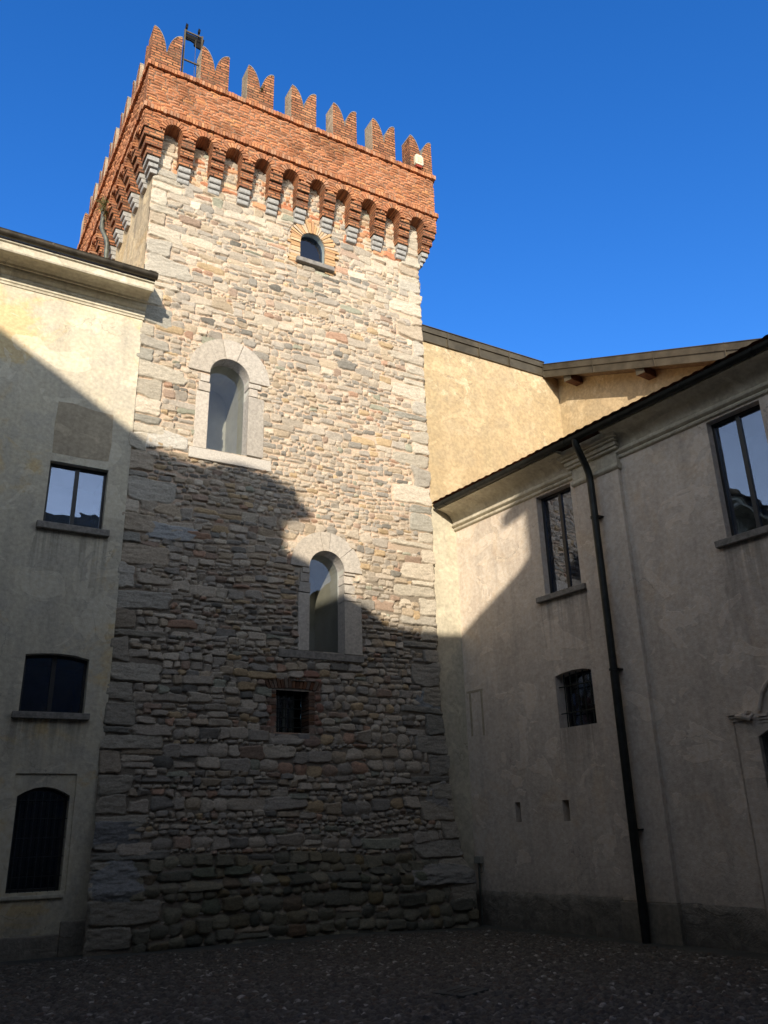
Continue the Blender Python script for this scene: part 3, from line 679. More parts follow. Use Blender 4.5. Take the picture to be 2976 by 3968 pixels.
# barred square window
rv = reveal_tube(FT, W4, .0, .9, 'window', 'darkroom', tower); tag(rv, 'small square barred window with brick lintel')
pane(FT, W4, .34, 'pane', 'glass', rv)
mb = MB(); mb.box(FT, 6.17, 6.27, 3.32, 4.06, -.5, -.46); mb.box(FT, 6.33, 6.42, 3.32, 4.06, -.5, -.46); mb.box(FT, 6.48, 6.55, 3.32, 4.06, -.5, -.46); mb.build('shutter', 'curtain', rv)
mb = MB()
for k in range(4): u = 6.08+k*.157; mb.tube([FT(u, 3.29, -.08), FT(u, 4.09, -.08)], .009, 6)
for k in range(4): z = 3.42+k*.17; mb.tube([FT(5.97, z, -.065), FT(6.66, z, -.065)], .009, 6)
mb.build('grille', 'iron', rv)
mb = MB(); r = random.Random(9)
for k in range(15):
    u = 5.82+k*.069; zz_ = 4.09+.03*math.sin(k/14*math.pi); t = (k-7)*.012
    mb.prism([(u, zz_), (u+.062, zz_), (u+.062+t, zz_+.17+r.uniform(-.05, .05)), (u+t, zz_+.17+r.uniform(-.04, .04))], lambda a, z: FT(a, z, .06), lambda a, z: FT(a, z, -.3), mudd(bc(r)))
for sgn, x0, x1 in ((-1, 5.86, 5.985), (1, 6.645, 6.78)):
    z = 3.2
    while z < 4.07: mb.box(FT, x0+r.uniform(-.05, .03)*(sgn < 0), x1+r.uniform(-.03, .05)*(sgn > 0), z, z+.058, -.3, .045+r.uniform(-.01, .02), mudd(bc(r)), .006, r); z += .067
mb.build('brick_surround', 'brickv', rv, .004, attr=True)
mb = MB(); mb.box(FT, 5.97, 6.66, 3.2, 3.30, -.3, .07, None, .005, r); mb.build('sill', 'slab', rv, .01)

# --- things fixed on the tower
lamp = empty('rooftop_light_frame', (3.55, 14.25, 17.46), label='black metal frame with two lamps between the first battlements', cat='lamp frame')
FZ = Fr((0, 14.25, 0), (1, 0, 0), (0, -1, 0))
mb = MB()
for u in (3.335, 3.74): mb.box(FZ, u-.018, u+.018, 17.44, 19.02, -.018, .018)
for z in (18.1, 18.98): mb.box(FZ, 3.33, 3.745, z-.016, z+.016, -.014, .014)
mb.tube([FZ(3.63, 17.46, -.05), FZ(3.61, 18.9, -.05)], .006, 6); mb.box(FZ, 3.74, 3.80, 17.5, 17.9, -.03, .0)
mb.build('frame', 'metal', lamp)
mb = MB(); mb.prism([(3.35, 18.93), (3.36, 19.12), (3.84, 19.14), (3.77, 18.70), (3.66, 18.72), (3.58, 18.76), (3.585, 18.86), (3.5, 18.90), (3.42, 18.88)], lambda u, z: FZ(u, z, -.05-(z-18.6)*.2), lambda u, z: FZ(u, z, -.09-(z-18.6)*.2)); mb.build('panel', 'black', lamp)
for u in (3.385, 3.68):
    mb = MB(); mb.tube([FZ(u, 19.05, -.1), FZ(u, 19.2, -.1)], .012, 6); mb.box(FZ, u-.03, u+.03, 19.17+.02*(u > 3.5), 19.29, -.14, -.06, None, .012, random.Random(2)); mb.build('floodlight', 'black', lamp)
sir = empty('alarm_siren', (9.48, 14.05, 17.5), label='cream and red alarm siren box on the rightmost front battlement', cat='siren')
mb = MB(); F = FT; mb.prism([(9.37, 17.62), (9.40, 17.585), (9.58, 17.585), (9.61, 17.62), (9.61, 17.84), (9.57, 17.90), (9.41, 17.90), (9.37, 17.86)], lambda u, z: F(u, z, OV), lambda u, z: F(u, z, OV+.10)); mb.build('case', 'white', sir, .01)
mb = MB(); mb.box(F, 9.42, 9.56, 17.65, 17.83, OV+.1, OV+.108)
for k in range(5): mb.box(F, 9.425, 9.555, 17.66+k*.034, 17.672+k*.034, OV+.108, OV+.114)
mb.build('grille', 'white', sir)
mb = MB(); mb.prism([(9.39, 17.58), (9.59, 17.58), (9.56, 17.51), (9.42, 17.51)], lambda u, z: F(u, z, OV+.01), lambda u, z: F(u, z, OV+.09)); mb.build('lens', 'red', sir, .008)
mb = MB(); mb.tube([(2.50, 17.6, 16.05), (2.50, 17.6, 15.55), (2.51, 17.58, 15.45), (2.62, 17.5, 15.15), (2.65, 17.5, 15.0), (2.66, 17.5, 14.5), (2.68, 17.5, 13.2)], .055, 12)
mb.tube([(2.50, 17.6, 15.98), (2.50, 17.6, 16.10)], .068, 12)
o = mb.build('downpipe', 'greenpipe', None, smooth=True); tag(o, 'short grey-green downpipe on the left flank of the brick battlements', 'downpipe')
def tuft(loc, n, size, lab, seed, droop=.4):
    r = random.Random(seed); mb = MB()
    for _ in range(n):
        a = r.uniform(0, 6.28); t = r.uniform(.1, 1.2); L = size*r.uniform(.4, 1)
        p = Vector(loc)+Vector((r.gauss(0, size*.2), r.gauss(0, size*.25), r.gauss(0, size*.3))); d = Vector((math.cos(a)*t, math.sin(a)*t, r.uniform(-droop, 1))).normalized()
        s_ = d.cross(Vector((r.random(), r.random(), r.random()))).normalized()*.008
        q = p+d*L*.6; e = p+d*L+Vector((0, 0, -L*droop)); mb.add([p-s_, p+s_, q+s_*1.3, e, q-s_*1.3], [(0, 1, 2, 4), (4, 2, 3)])
    o = mb.build('plant_tuft', 'leaf', None, recalc=False); tag(o, lab, 'plant'); return o
tuft((2.50, 17.35, 16.0), 160, .28, 'dry grass tuft beside the short downpipe on the tower flank', 1)
tuft((5.17, 14.06, 17.97), 30, .06, 'tiny green moss tuft in the notch of the third front battlement', 2)

# ================================================================= LEFT BUILDING
YB = 14.38; FA = Fr((0, YB, 0), (1, 0, 0), (0, -1, 0))
left = empty('left_building', (0, YB, 0), label='cream plastered building with dark gutter left of the tower', cat='building')
LW1 = [(1.65, 6.64), (2.64, 6.64), (2.64, 7.81), (1.65, 7.81)]
LW2 = [(1.65, 3.49), (2.64, 3.49), (2.64, 4.38), (2.4, 4.43), (2.145, 4.445), (1.9, 4.43), (1.65, 4.40)]
LW3 = [(1.79, .88), (2.56, .88), (2.56, 2.24), (2.46, 2.30), (2.32, 2.355), (2.175, 2.375), (2.03, 2.355), (1.89, 2.30), (1.79, 2.24)]
REC = [(1.72, .83), (2.63, .83), (2.63, 2.57), (1.72, 2.57)]
REST = [[(x-2.6*k, z) for x, z in L] for k in (1, 2, 3) for L in (LW1,)]
mb = MB(); mb.wall(FA, [(-8, -.2), (3.0, -.2), (3.0, 11.3), (-8, 11.3)], [LW1, LW2, REC]+REST, 0, [.22, .25, .035, .22, .22, .22])
mb.wall(FA, REC, [LW3], -.035, [.28]); mb.add([FA(3, -.2, 0), FA(3, 11.3, 0), FA(3, 11.3, -.5), FA(3, -.2, -.5)], [(0, 1, 2, 3)])
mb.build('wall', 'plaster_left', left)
def casement(F, loop, d, parent, mull, lab, name='window', fw=.045, glass='glassw', depth=1.2, room='darkroom', tilt=0):
    fr = frame_loop(F, loop, fw, d, d+.05, name, 'frame', parent); tag(fr, lab)
    if mull:
        xs = [p[0] for p in loop]; zs = [p[1] for p in loop]; mb = MB(); mb.box(F, mull-.035, mull+.035, min(zs)+.002, max(zs)-.01, -d-.045, -d+.004); mb.build('mullion', 'frame', fr)
    pane(F, loop, d+.025, 'pane', glass, fr)
    reveal_tube(F, loop, d+.051, depth, 'room_behind', room, fr)
    return fr
casement(FA, LW1, .13, left, 2.135, 'upper two-light window reflecting blue sky')
for L in REST: casement(FA, L, .13, left, L[0][0]+.485, None)
fr = casement(FA, LW2, .16, left, 2.12, 'middle dark window with shallow arched head', glass='glassd')
fr = casement(FA, LW3, .22, left, None, 'lowest arched window behind an iron grille', glass='glassd')
mb = MB()
for k in range(7): u = 1.86+k*.105; mb.tube([FA(u, .88, -.09), FA(u, 2.30-.0, -.09)], .007, 6)
for k in range(5): z = 1.1+k*.27; mb.tube([FA(1.78, z, -.08), FA(2.57, z, -.08)], .007, 6)
mb.build('grille', 'iron', fr)
mb = MB(); r = random.Random(4); mb.box(FA, 1.55, 2.75, 6.53, 6.642, -.1, .11, None, .004, r); mb.build('window_sill', 'sillstone', left, .01)
mb = MB(); mb.box(FA, 1.555, 2.72, 3.39, 3.492, -.1, .10, None, .004, r); mb.build('window_sill', 'sillstone', left, .01)
mb = MB(); mb.box(FA, 1.70, 2.60, .79, .845, -.03, .05, None, .004, r); mb.build('window_sill', 'plaster_trim', left, .01)
mb = MB(); mb.prism([(1.66, 7.96), (1.64, 8.5), (1.66, 8.97), (1.9, 8.99), (2.3, 8.93), (2.63, 8.92), (2.645, 8.3), (2.62, 7.98), (2.2, 7.95)], lambda u, z: FA(u, z, .004), lambda u, z: FA(u, z, -.02)); mb.build('blocked_window_patch', 'patch', left)
# plinth: the rough foot under the corner strip
mb = MB(); mb.box(FA, 2.60, 2.995, -.15, .47, -.1, .035, None, .006, r); mb.build('rough_plinth', 'roughcast', left, .02)
mb = MB(); mb.box(FA, -8, 2.60, -.15, .30, -.1, .02); mb.build('low_plinth', 'roughcast', left, .02)
# cornice and gutter
corn = [(-.05, 11.10), (.02, 11.10), (.03, 11.135), (.055, 11.15), (.055, 11.20), (.075, 11.215), (.075, 11.255), (.10, 11.27), (.14, 11.31), (.155, 11.34), (.155, 11.385),
        (.20, 11.385), (.22, 11.42), (.30, 11.45), (.42, 11.465), (.60, 11.40), (.60, 11.375), (.635, 11.375), (.65, 11.40), (.65, 11.52), (.69, 11.535), (.69, 11.565), (-.05, 11.62)]
mb = MB(); mb.sweep(FA, corn, -8, 3.02); mb.build('cornice', 'plaster_trim', left)
g = arc(.745, 11.66, .085, 180, 360, 10); g2 = [(x, z) for x, z in arc(.745, 11.66, .078, 360, 180, 10)]
mb = MB(); mb.sweep(FA, g+[(.842, 11.672)]+g2, -8, 3.04); mb.sweep(FA, arc(.745, 11.66, .084, 180, 360, 10)+[(.745, 11.665)], 3.035, 3.045)
for u in (2.35, 1.12, -.1, -1.3, -2.5): mb.sweep(FA, arc(.745, 11.66, .092, 175, 365, 10)+[(x, z) for x, z in arc(.745, 11.66, .08, 365, 175, 10)], u, u+.035)
mb.build('gutter', 'gutter', left, smooth=True)
def tiled_roof(F, u0, u1, o0, z0, run, slope, parent, name='roof', amp=.011):
    """clay coppi: corrugated sheet laid in stepped rows"""
    nu = int((u1-u0)/.03); rows = int(run/.33); vs = []; fs = []; rj = random.Random(17)
    us = [u0+(u1-u0)*i/nu for i in range(nu+1)]; n = nu+1
    for k in range(rows):
        for e, dz in ((0, .03), (1, 0.)):
            oo = o0-(k+e)*.33
            for u in us:
                t = math.sin(2*math.pi*u/.21); vs.append(F(u, z0+(o0-oo)*slope+dz+amp*max(-.55, t)*(.75+.5*math.sin(int(u/.21)*7.7)**2), oo+(rj.uniform(-.012, .012) if False else .012*math.sin(int(u/.21)*12.9+k*4))))
        b0 = 2*k*n; fs += [(b0+i, b0+i+1, b0+n+i+1, b0+n+i) for i in range(nu)]
    mb = MB(); mb.add(vs, fs)
    mb.prism([(o0-.02, z0-.05), (o0-.02, z0-.025), (o0-run, z0-.025+run*slope), (o0-run, z0-.05+run*slope)], lambda o, z: F(u0, z, o), lambda o, z: F(u1, z, o))
    ob = mb.build(name, 'tile', parent, recalc=False, smooth=True); return ob
tiled_roof(FA, -8, 2.90, .70, 11.73, 8.5, .46, left)
mb = MB(); mb.box(FA, 2.88, 3.03, 11.60, 11.72, -.05, .72)
mb.prism([(.72, 11.70), (.72, 11.78), (-.05, 12.14), (-.05, 11.60)], lambda o, z: FA(2.90, z, o), lambda o, z: FA(3.03, z, o)); mb.build('roof_verge', 'gutter', left)

# ================================================================= RIGHT BUILDING
Q = (10.635, 10.976, 0); UD = (.105, -.9945, 0); NO = (-.9945, -.105, 0); FC = Fr(Q, UD, NO)
right = empty('right_building', Q, label='long plastered wing with sloping eave and downpipe at right', cat='building')
UE = -3.5; U1 = 15.0
A1 = [(-1.02, 5.745), (-.10, 5.745), (-.10, 7.80), (-1.02, 7.80)]
A2 = [(-.98, 3.26), (-.11, 3.26), (-.11, 4.20), (-.3, 4.245), (-.55, 4.255), (-.8, 4.235), (-.98, 4.20)]
A3 = [(2.91, 5.76), (3.86, 5.76), (3.86, 7.80), (2.91, 7.80)]
S1 = [(-2.30, 1.69), (-2.15, 1.69), (-2.15, 2.04), (-2.30, 2.04)]
S2 = [(-1.10, 1.68), (-.94, 1.68), (-.94, 2.03), (-1.10, 2.03)]
DR = [(2.86, 0), (4.1, 0), (4.1, 2.72), (3.9, 2.86), (3.5, 2.93), (3.1, 2.86), (2.86, 2.74)]
A4 = [(p[0]+3.6, p[1]) for p in A3]; A5 = [(p[0]+7.2, p[1]) for p in A3]
mb = MB(); mb.wall(FC, [(UE-.06, -.3), (2.86, -.3), (2.86, 0), DR[-1], DR[-2], DR[-3], DR[-4], DR[-5], (4.1, 0), (4.1, -.3), (U1, -.3), (U1, 8.3), (UE-.06, 8.3)], [A1, A2, A3, S1, S2, A4, A5], 0, [.17, .30, .17, .32, .32, .17, .17])
n = len(DR); mb.add([FC(*p, 0) for p in DR]+[FC(*p, -.4) for p in DR], [(k, (k+1) % n, n+(k+1) % n, n+k) for k in range(n)])
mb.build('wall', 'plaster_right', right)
casement(FC, A1, .15, right, -.53, 'two-light window reflecting the sunlit tower')
casement(FC, A3, .15, right, 3.38, 'two-light window at the right edge reflecting roofs and sky')
casement(FC, A4, .15, right, A4[0][0]+.47, None); casement(FC, A5, .15, right, A5[0][0]+.47, None)
for L, la in ((A1, None), (A3, None), (A4, None), (A5, None)):
    mb = MB(); mb.box(FC, L[0][0]-.17, L[1][0]+.14, 5.64, 5.747, -.1, .10, None, .004, r); mb.build('window_sill', 'sillstone', right, .01)
fr = casement(FC, A2, .26, right, None, 'small barred window with shallow arched head', glass='glassd')
mb = MB()
for k in range(5): u = -.86+k*.155; mb.tube([FC(u, 3.25, -.10), FC(u, 4.24, -.10)], .012, 8)
for z in (3.52, 4.0): mb.tube([FC(-.99, z, -.085), FC(-.10, z, -.085)], .012, 8)
mb.build('grille', 'iron', fr)
for L in (S1, S2): q = reveal_tube(FC, L, .315, .4, 'slit_recess', 'darkroom', right)
dk = reveal_tube(FC, DR, .05, 1.2, 'doorway', 'darkroom', right); tag(dk, 'dark arched doorway cut by the right edge')
mb = MB()
for k in range(6): mb.tube([FC(2.98+k*.17, 0, -.2), FC(2.98+k*.17, 2.8, -.2)], .012, 6)
mb.build('gate_bars', 'iron', dk)
# plinth, pilaster, mouldings
def rough_plinth(u0, u1, zt, seed):
    rg = np.random.default_rng(seed); W_ = u1-u0; res = .03; Hn = int((zt+.3)/res)+1; Wn = int(W_/res)+1
    h = vnoise((Hn, Wn), .25/res, rg, 4)*.03+.03; h[-1, :] = .0; h[-2, :] *= .6
    c = np.full((Hn, Wn, 3), .3, np.float32); U = u0+np.arange(Wn)*W_/(Wn-1); Z = np.linspace(-.3, zt, Hn)[:, None]+vnoise((1, Wn), .3/res, rg, 2)*.02
    def pf(hh): return np.stack([FC.o[0]+FC.U[0]*U[None, :]+FC.N[0]*hh, FC.o[1]+FC.U[1]*U[None, :]+FC.N[1]*hh, Z+0*hh], -1)
    return sheet('rough_plinth', h, c, pf, 'roughcast', right)
rough_plinth(UE, .05, .50, 1); rough_plinth(1.13, 2.50, .47, 2); rough_plinth(4.4, U1, .47, 3)
mb = MB(); mb.box(FC, .07, 1.10, .46, 7.98, -.05, .085, None, .004, r); mb.build('pilaster', 'plaster_right', right, .012)
mb = MB(); mb.box(FC, .04, 1.13, -.2, .458, -.05, .12, None, .004, r); mb.build('pilaster_base', 'plaster_grey', right, .015)
mb = MB()
pr = lambda o0: [(-.02, 7.63), (o0+.02, 7.63), (o0+.06, 7.66), (o0+.065, 7.69), (o0+.05, 7.73), (o0+.01, 7.745), (-.02, 7.745)]
mb.sweep(FC, pr(.085), .03, 1.14); mb.box(FC, .05, 1.12, 7.745, 7.99, -.02, .10)
for k, (z0, z1, o) in enumerate(((7.99, 8.04, .17), (8.043, 8.12, .21), (8.123, 8.17, .27), (8.173, 8.31, .34))): mb.box(FC, .07-o*.45, 1.10+o*.55, z0, z1, -.02, o)
mb.build('pilaster_capital', 'plaster_trim', right, .012)
cprof = [(-.03, 7.83), (.02, 7.83), (.05, 7.845), (.06, 7.87), (.05, 7.895), (.075, 7.905), (.11, 7.93), (.115, 7.955), (.10, 7.985), (.085, 8.0)]
cprof += [(.085+.395*(1-math.cos(R(90*k/8))), 8.0+.25*math.sin(R(90*k/8))) for k in range(1, 9)]+[(.50, 8.25), (.50, 8.30), (-.03, 8.34)]
mb = MB(); mb.sweep(FC, cprof, UE, .06); mb.sweep(FC, cprof, 1.11, U1); mb.build('cornice', 'plaster_trim', right, smooth=True)
mb = MB(); g = arc(.56, 8.33, .075, 180, 360, 10); g2 = arc(.56, 8.33, .068, 360, 180, 10)
mb.sweep(FC, g+[(.645, 8.345)]+g2, UE+.01, U1); mb.sweep(FC, g+[(.56, 8.335)], UE+.005, UE+.015)
for u in (-3.2, -2.15, -.9, .35, 1.6, 2.9, 4.2): mb.sweep(FC, arc(.56, 8.33, .083, 175, 365, 10)+arc(.56, 8.33, .07, 365, 175, 10), u, u+.03)
mb.build('gutter', 'pipe', right, smooth=True)
tiled_roof(FC, UE-.3, U1, .56, 8.42, 7, .24, right)
# niche outline: a filled-in slot in the plaster
mb = MB(); mb.box(FC, -3.40, -3.34, 3.36, 4.22, -.01, .006); mb.box(FC, -3.05, -2.99, 3.34, 4.22, -.01, .006); mb.box(FC, -3.47, -2.97, 4.222, 4.27, -.01, .008); mb.build('blocked_slot_frame', 'patch', right)
# return wall between this wing and the tower
FS = Fr((0, 14.48, 0), (1, 0, 0), (0, -1, 0))
mb = MB(); mb.wall(FS, [(9.3, -.3), (10.45, -.3), (10.45, 8.32), (9.3, 8.32)], []); mb.build('return_wall', 'plaster_strip', right)
# downpipe of this wing
mb = MB(); mb.tube([FC(.60, 8.34, .56), FC(.60, 8.20, .55), FC(.595, 8.08, .48), FC(.57, 7.84, .30), FC(.565, 7.70, .235), FC(.565, 7.5, .215), FC(.56, 3.9, .205), FC(.545, .5, .205), FC(.54, -.12, .205)], .066, 14)
mb.tube([FC(.56, 4.02, .205), FC(.545, .16, .205)], .074, 14)
for z in (6.82, 4.05, 1.5): mb.tube([FC(.56, z, .205), FC(.56, z+.035, .205)], .084, 14); mb.box(FC, .46, .66, z+.005, z+.03, .08, .2)
mb.build('downpipe', 'pipe', right, smooth=True)
# door surround with moulded impost and ogee hood
mb = MB(); mb.wall(FC, [(2.50, -.2), (2.86, -.2), (2.86, 2.74), (3.1, 2.86), (3.5, 2.93), (3.9, 2.86), (4.1, 2.72), (4.1, -.2), (4.42, -.2), (4.42, 2.98), (2.50, 2.98)], [], .03)
mb.box(FC, 2.50, 2.52, -.2, 2.98, 0, .03); mb.box(FC, 2.845, 2.86, -.2, 2.74, -.02, .03)
for k, (z0, z1, o) in enumerate(((2.985, 3.02, .06), (3.03, 3.06, .09), (3.07, 3.11, .12))):
    mb.box(FC, 2.48-k*.02, 2.80, z0, z1, 0, o); mb.box(FC, 2.90, 3.08, z0-.06, z1-.06, 0, o*.7)
mb.tube([FC(2.60, 3.05, .1), FC(2.72, 3.04, .12), FC(2.80, 3.0, .1), FC(2.86, 3.06, .07)], [.03, .05, .04, .02], 8)
hood = [(2.93, 3.10), (2.97, 3.2), (3.03, 3.34), (3.10, 3.44), (3.2, 3.52), (3.35, 3.58), (3.5, 3.60), (3.65, 3.58), (3.8, 3.52), (3.95, 3.38), (4.05, 3.1)]
mb.tube([FC(a, z, .03) for a, z in hood], .035, 8); mb.build('door_surround', 'plaster_right', right, smooth=True)

# junction box and conduit in the corner
jb = empty('junction_box', (10.2, 14.2, 0), label='small grey junction box with conduit at the tower foot corner', cat='junction box')
mb = MB(); mb.box(FC, -3.42, -3.24, .97, 1.10, .03, .12); mb.build('case', 'box', jb, .008)
mb = MB(); mb.tube([FC(-3.34, .97, .07), FC(-3.34, -.1, .07)], .022, 8); mb.tube([FC(-3.24, .95, .08), FC(-3.21, .9, .08), FC(-3.22, .82, .08), FC(-3.3, .80, .08)], .006, 6); mb.build('conduit', 'greenpipe', jb, smooth=True)

# ================================================================= YELLOW ANNEX BEHIND
annex = empty('yellow_building', (11.7, 14.6, 0), label='peeling yellow plastered building behind, right of the tower', cat='building')
FY = Fr((0, 14.53, 0), (1, 0, 0), (0, -1, 0)); XC = 13.9
mb = MB(); mb.wall(FY, [(9.45, 7.5), (XC, 7.5), (XC, 12.75), (9.45, 12.75)], []); mb.box(FY, 9.45, XC, 7.5, 12.74, -5.6, -.02)
mb.build('wall', 'plaster_yellow', annex)
FG = Fr((XC, 14.53, 0), UD, NO); sl = .4
mb = MB(); mb.wall(FG, [(0, 6), (12, 6), (12, 12.74-12*sl), (0, 12.74)], []); mb.build('gable_wall', 'plaster_yellow', annex)
mb = MB(); mb.box(FY, 9.62, 13.40, 12.66, 12.90, -.3, .05); mb.box(FY, 9.61, 13.42, 12.90, 13.05, -.3, .085); mb.box(FY, 9.61, 13.42, 13.05, 13.065, -.35, .11)
for u in (10.35, 11.3, 12.25): mb.box(FY, u, u+.02, 12.66, 13.06, .04, .10)
mb.build('roof_flashing', 'flash', annex)
# verge: fascia board, soffit and roof sheet following the slope
def slp(zz0): return lambda a, o: None
mb = MB()
for (o0, o1, zb, zt) in ((.47, .51, 12.63, 12.83), (.46, .535, 12.83, 13.0), (.40, .55, 13.0, 13.015)):
    mb.prism([(-.03, zb), (12, zb-12*sl), (12, zt-12*sl), (-.03, zt)], lambda u, z: FG(u, z, o0), lambda u, z: FG(u, z, o1))
for u in (.0, 1.6, 3.3, 5.0): mb.prism([(u, 12.62-u*sl), (u+.02, 12.61-u*sl), (u+.02, 13.01-u*sl), (u, 13.02-u*sl)], lambda a, z: FG(a, z, .50), lambda a, z: FG(a, z, .54))
mb.build('verge_flashing', 'flash', annex)
mb = MB(); mb.prism([(-.03, 12.72), (12, 12.72-12*sl), (12, 12.78-12*sl), (-.03, 12.78)], lambda u, z: FG(u, z, -5), lambda u, z: FG(u, z, .465)); mb.build('roof_boards', 'soffit', annex)
for u in (.72, 2.85, 4.9, 7.2):
    mb = MB(); z = 12.70-u*sl; mb.prism([(u-.11, z+.044-.0), (u+.11, z-.044), (u+.11, z-.22), (u-.11, z-.20)], lambda a, zz: FG(a, zz, -.05), lambda a, zz: FG(a, zz, .44)); o = mb.build('purlin_end', 'timber', annex, .008)
    mb = MB(); mb.prism([(u-.115, z+.04), (u+.115, z-.05), (u+.115, z-.228), (u-.115, z-.208)], lambda a, zz: FG(a, zz, .441), lambda a, zz: FG(a, zz, .452)); mb.build('end_cap', 'flash', None).parent = o

# ================================================================= THE REST OF THE COURTYARD (behind and beside the viewer)
HS = Vector((-.46, -.83, 0)).normalized()
def wing(name, lab, pts, depth, y0, mat='plaster_right', eave=None):
    e = empty(name, (pts[0][0], y0, 0), label=lab, cat='building')
    wallp = [(x, z) for x, z in pts]
    mb = MB(); mb.prism(wallp, lambda x, z: Vector((x, y0, z)), lambda x, z: Vector((x, y0, z))+HS*depth+Vector((0, 0, 0))); mb.build('wall', mat, e)
    if eave: mb = MB(); mb.prism(eave, lambda x, z: Vector((x, y0-.01, z)), lambda x, z: Vector((x, y0-.01, z))+HS*.35); mb.build('eave', 'tile', e)
    return e
Y0 = -4.0
wA = wing('far_gabled_wing', 'tall gabled plaster wing behind the viewer with stepped eave', [(-26, -.3), (-4.08, -.3), (-4.08, 14.3), (-4.35, 14.55), (-5.07, 14.67), (-5.9, 14.52), (-6.4, 14.60), (-6.82, 14.72), (-7.22, 14.90), (-9.66, 16.38), (-14, 19.0), (-20, 15.6), (-26, 12)], 8, Y0, 'darkwall', [(-4.3, 13.6), (-3.92, 13.72), (-3.52, 13.86), (-3.62, 14.02), (-3.8, 14.1), (-3.86, 14.33), (-4.3, 14.5)])
wB = wing('low_tiled_wing', 'lower plaster wing between the two tall ones behind the viewer', [(-4.6, -.3), (2.0, -.3), (2.0, 12.2), (1.42, 12.14), (1.23, 12.02), (.66, 11.89), (.06, 11.74), (-.6, 11.68), (-1.28, 11.70), (-1.83, 11.77), (-2.03, 11.89), (-2.27, 12.05), (-2.64, 12.17), (-3.57, 12.83), (-3.92, 12.96), (-4.6, 13.0)], 6, Y0+.02, 'darkwall')
wC = wing('tall_tiled_wing', 'tall plaster wing with overhanging eave at right behind the viewer', [(1.43, -.3), (13.0, -.3), (13.0, 13.8), (5.45, 13.75), (3.5, 13.7), (1.6, 13.6), (1.43, 13.55)], 7, Y0, 'darkwall', [(1.6, 13.62), (1.0, 13.44), (.98, 13.26), (1.6, 13.15)])
wD = empty('west_wing', (-8, 5, 0), label='unseen west wing closing the courtyard on the left', cat='building')  # unseen wing, made tall to keep sky light off the lower yard
FW = Fr((-8, -6, 0), (0, 1, 0), (1, 0, 0))
hol = [[(u, z), (u+1, z), (u+1, z+1.6), (u, z+1.6)] for u in (2.5, 6, 9.5, 13, 16.5) for z in (1.2, 5.2)]
mb = MB(); mb.wall(FW, [(0, -.3), (20.38, -.3), (20.38, 12.6), (0, 12.6)], hol, 0, .2); mb.build('wall', 'darkwall', wD)
for h in hol:
    casement(FW, h, .15, wD, None, None)
tiled_roof(FW, 0, 20.38, .4, 12.62, 5, .3, wD)

# ================================================================= GROUND
def gzf(x): return -.10*np.clip((x-7.)/3., 0, 1)
GX0, GX1, GY0, GY1 = -3.0, 11.3, 4.5, 14.6; gres = .019
rg = np.random.default_rng(21); cob = []
GC = [((0.106, 0.1, 0.089), 22), ((0.081, 0.077, 0.07), 20), ((0.127, 0.118, 0.103), 14), ((0.073, 0.072, 0.066), 8), ((0.18, 0.169, 0.15), 6), ((0.342, 0.331, 0.304), 2.2), ((0.118, 0.092, 0.074), 6)]
y = 0.
while y < GY1-GY0:
    x = rg.uniform(0, .08)
    while x < GX1-GX0:
        w_ = rg.uniform(.04, .09); cob.append((x+rg.normal(0, .012), y+rg.normal(0, .018), w_*1.05, rg.uniform(.042, .07), rg.uniform(2., 2.8), rg.uniform(.012, .028), pick(rg, GC), .003)); x += w_*rg.uniform(.95, 1.15)
    y += .055
HG, CG = paint(GX1-GX0, GY1-GY0, gres, cob, rg, (.055,.05,.042), (.075,.068,.055), .008, .004)
gy_, gx_ = HG.shape; XX = GX0+(np.arange(gx_)*gres)[None, :].repeat(gy_, 0); YY = GY0+(np.arange(gy_)*gres)[:, None].repeat(gx_, 1)
und = vnoise((gy_, gx_), 1.5/gres, rg, 3)*.018
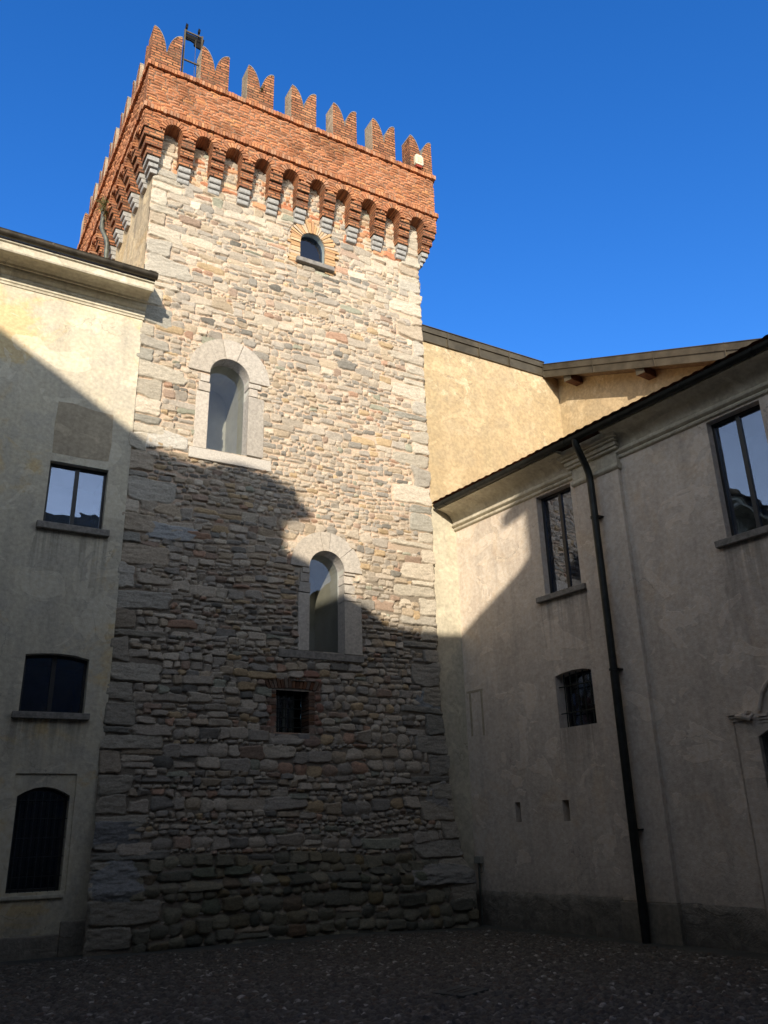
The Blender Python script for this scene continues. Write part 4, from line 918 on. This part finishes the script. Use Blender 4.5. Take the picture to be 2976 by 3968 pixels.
# smooth concrete drain strip along the foot of the walls
dT = 13.98-.0*XX; wob = .05*np.sin(XX*1.3)+.04*np.sin(XX*2.9+1)
fx = 10.635+(.105)*((10.976-YY)/.9945)                   # foot of the right wing
dist = np.minimum(np.where(XX < 3.0, YB-YY-.0, 14.03-YY), fx-XX)
strip = np.clip((.50+wob-dist)/.05, 0, 1)
HG = HG*(1-strip)+strip*(vnoise((gy_, gx_), .3/gres, rg, 3)*.004+.008); st3 = strip[..., None]
CG = CG*(1-st3)+st3*(np.array((.085,.09,.082), np.float32)*(1+.35*vnoise((gy_, gx_), .5/gres, rg, 4)[..., None]))
o = sheet('courtyard_ground', HG, CG, lambda h: np.stack([XX, YY, gzf(XX)+und*(1-strip)+h-.01], -1), 'cobble'); tag(o, kind='structure')
mb = MB(); gg = [-150, -60, -20, -8, GX0, 11.3, 20, 60, 150]
mb.add([(x, y, -.16) for y in (-150, -4, 4.5, 14.6, 150) for x in gg], [(j*9+i, j*9+i+1, (j+1)*9+i+1, (j+1)*9+i) for j in range(4) for i in range(8)])
o = mb.build('ground', 'earth'); tag(o, kind='structure')
mb = MB(); mb.add([(-8, -4, -.02), (11.8, -4, -.02), (11.8, 4.5, -.02), (-8, 4.5, -.02)], [(0, 1, 2, 3)]); mb.add([(-8, 4.5, -.024), (GX0, 4.5, -.024), (GX0, 14.38, -.024), (-8, 14.38, -.024)], [(0, 1, 2, 3)])
o = mb.build('courtyard_paving', 'concrete'); tag(o, kind='structure')
dr = empty('drain_cover', (5.57, 8.25, 0), label='grey slotted drain slab set in the cobbles', cat='drain cover')
Fd = Fr((5.57, 8.25, 0), (1, .0, 0), (0, 1, 0)); mb = MB()
def dbox(x0, x1, y0, y1, z0, z1):
    P = [Vector((5.57, 8.25, 0))+Vector((x*math.cos(.35)-y*math.sin(.35), x*math.sin(.35)+y*math.cos(.35), z)) for z in (z0, z1) for y in (y0, y1) for x in (x0, x1)]
    mb.add(P, [(0,1,3,2),(4,6,7,5),(0,4,5,1),(2,3,7,6),(0,2,6,4),(1,5,7,3)])
dbox(-.24, .24, -.20, .20, -.05, .026); mb.build('slab', 'concrete', dr, .006); mb = MB()
for y in (-.08, 0, .08): dbox(-.13, .13, y-.009, y+.009, .0, .029)
mb.build('slot', 'black', dr)
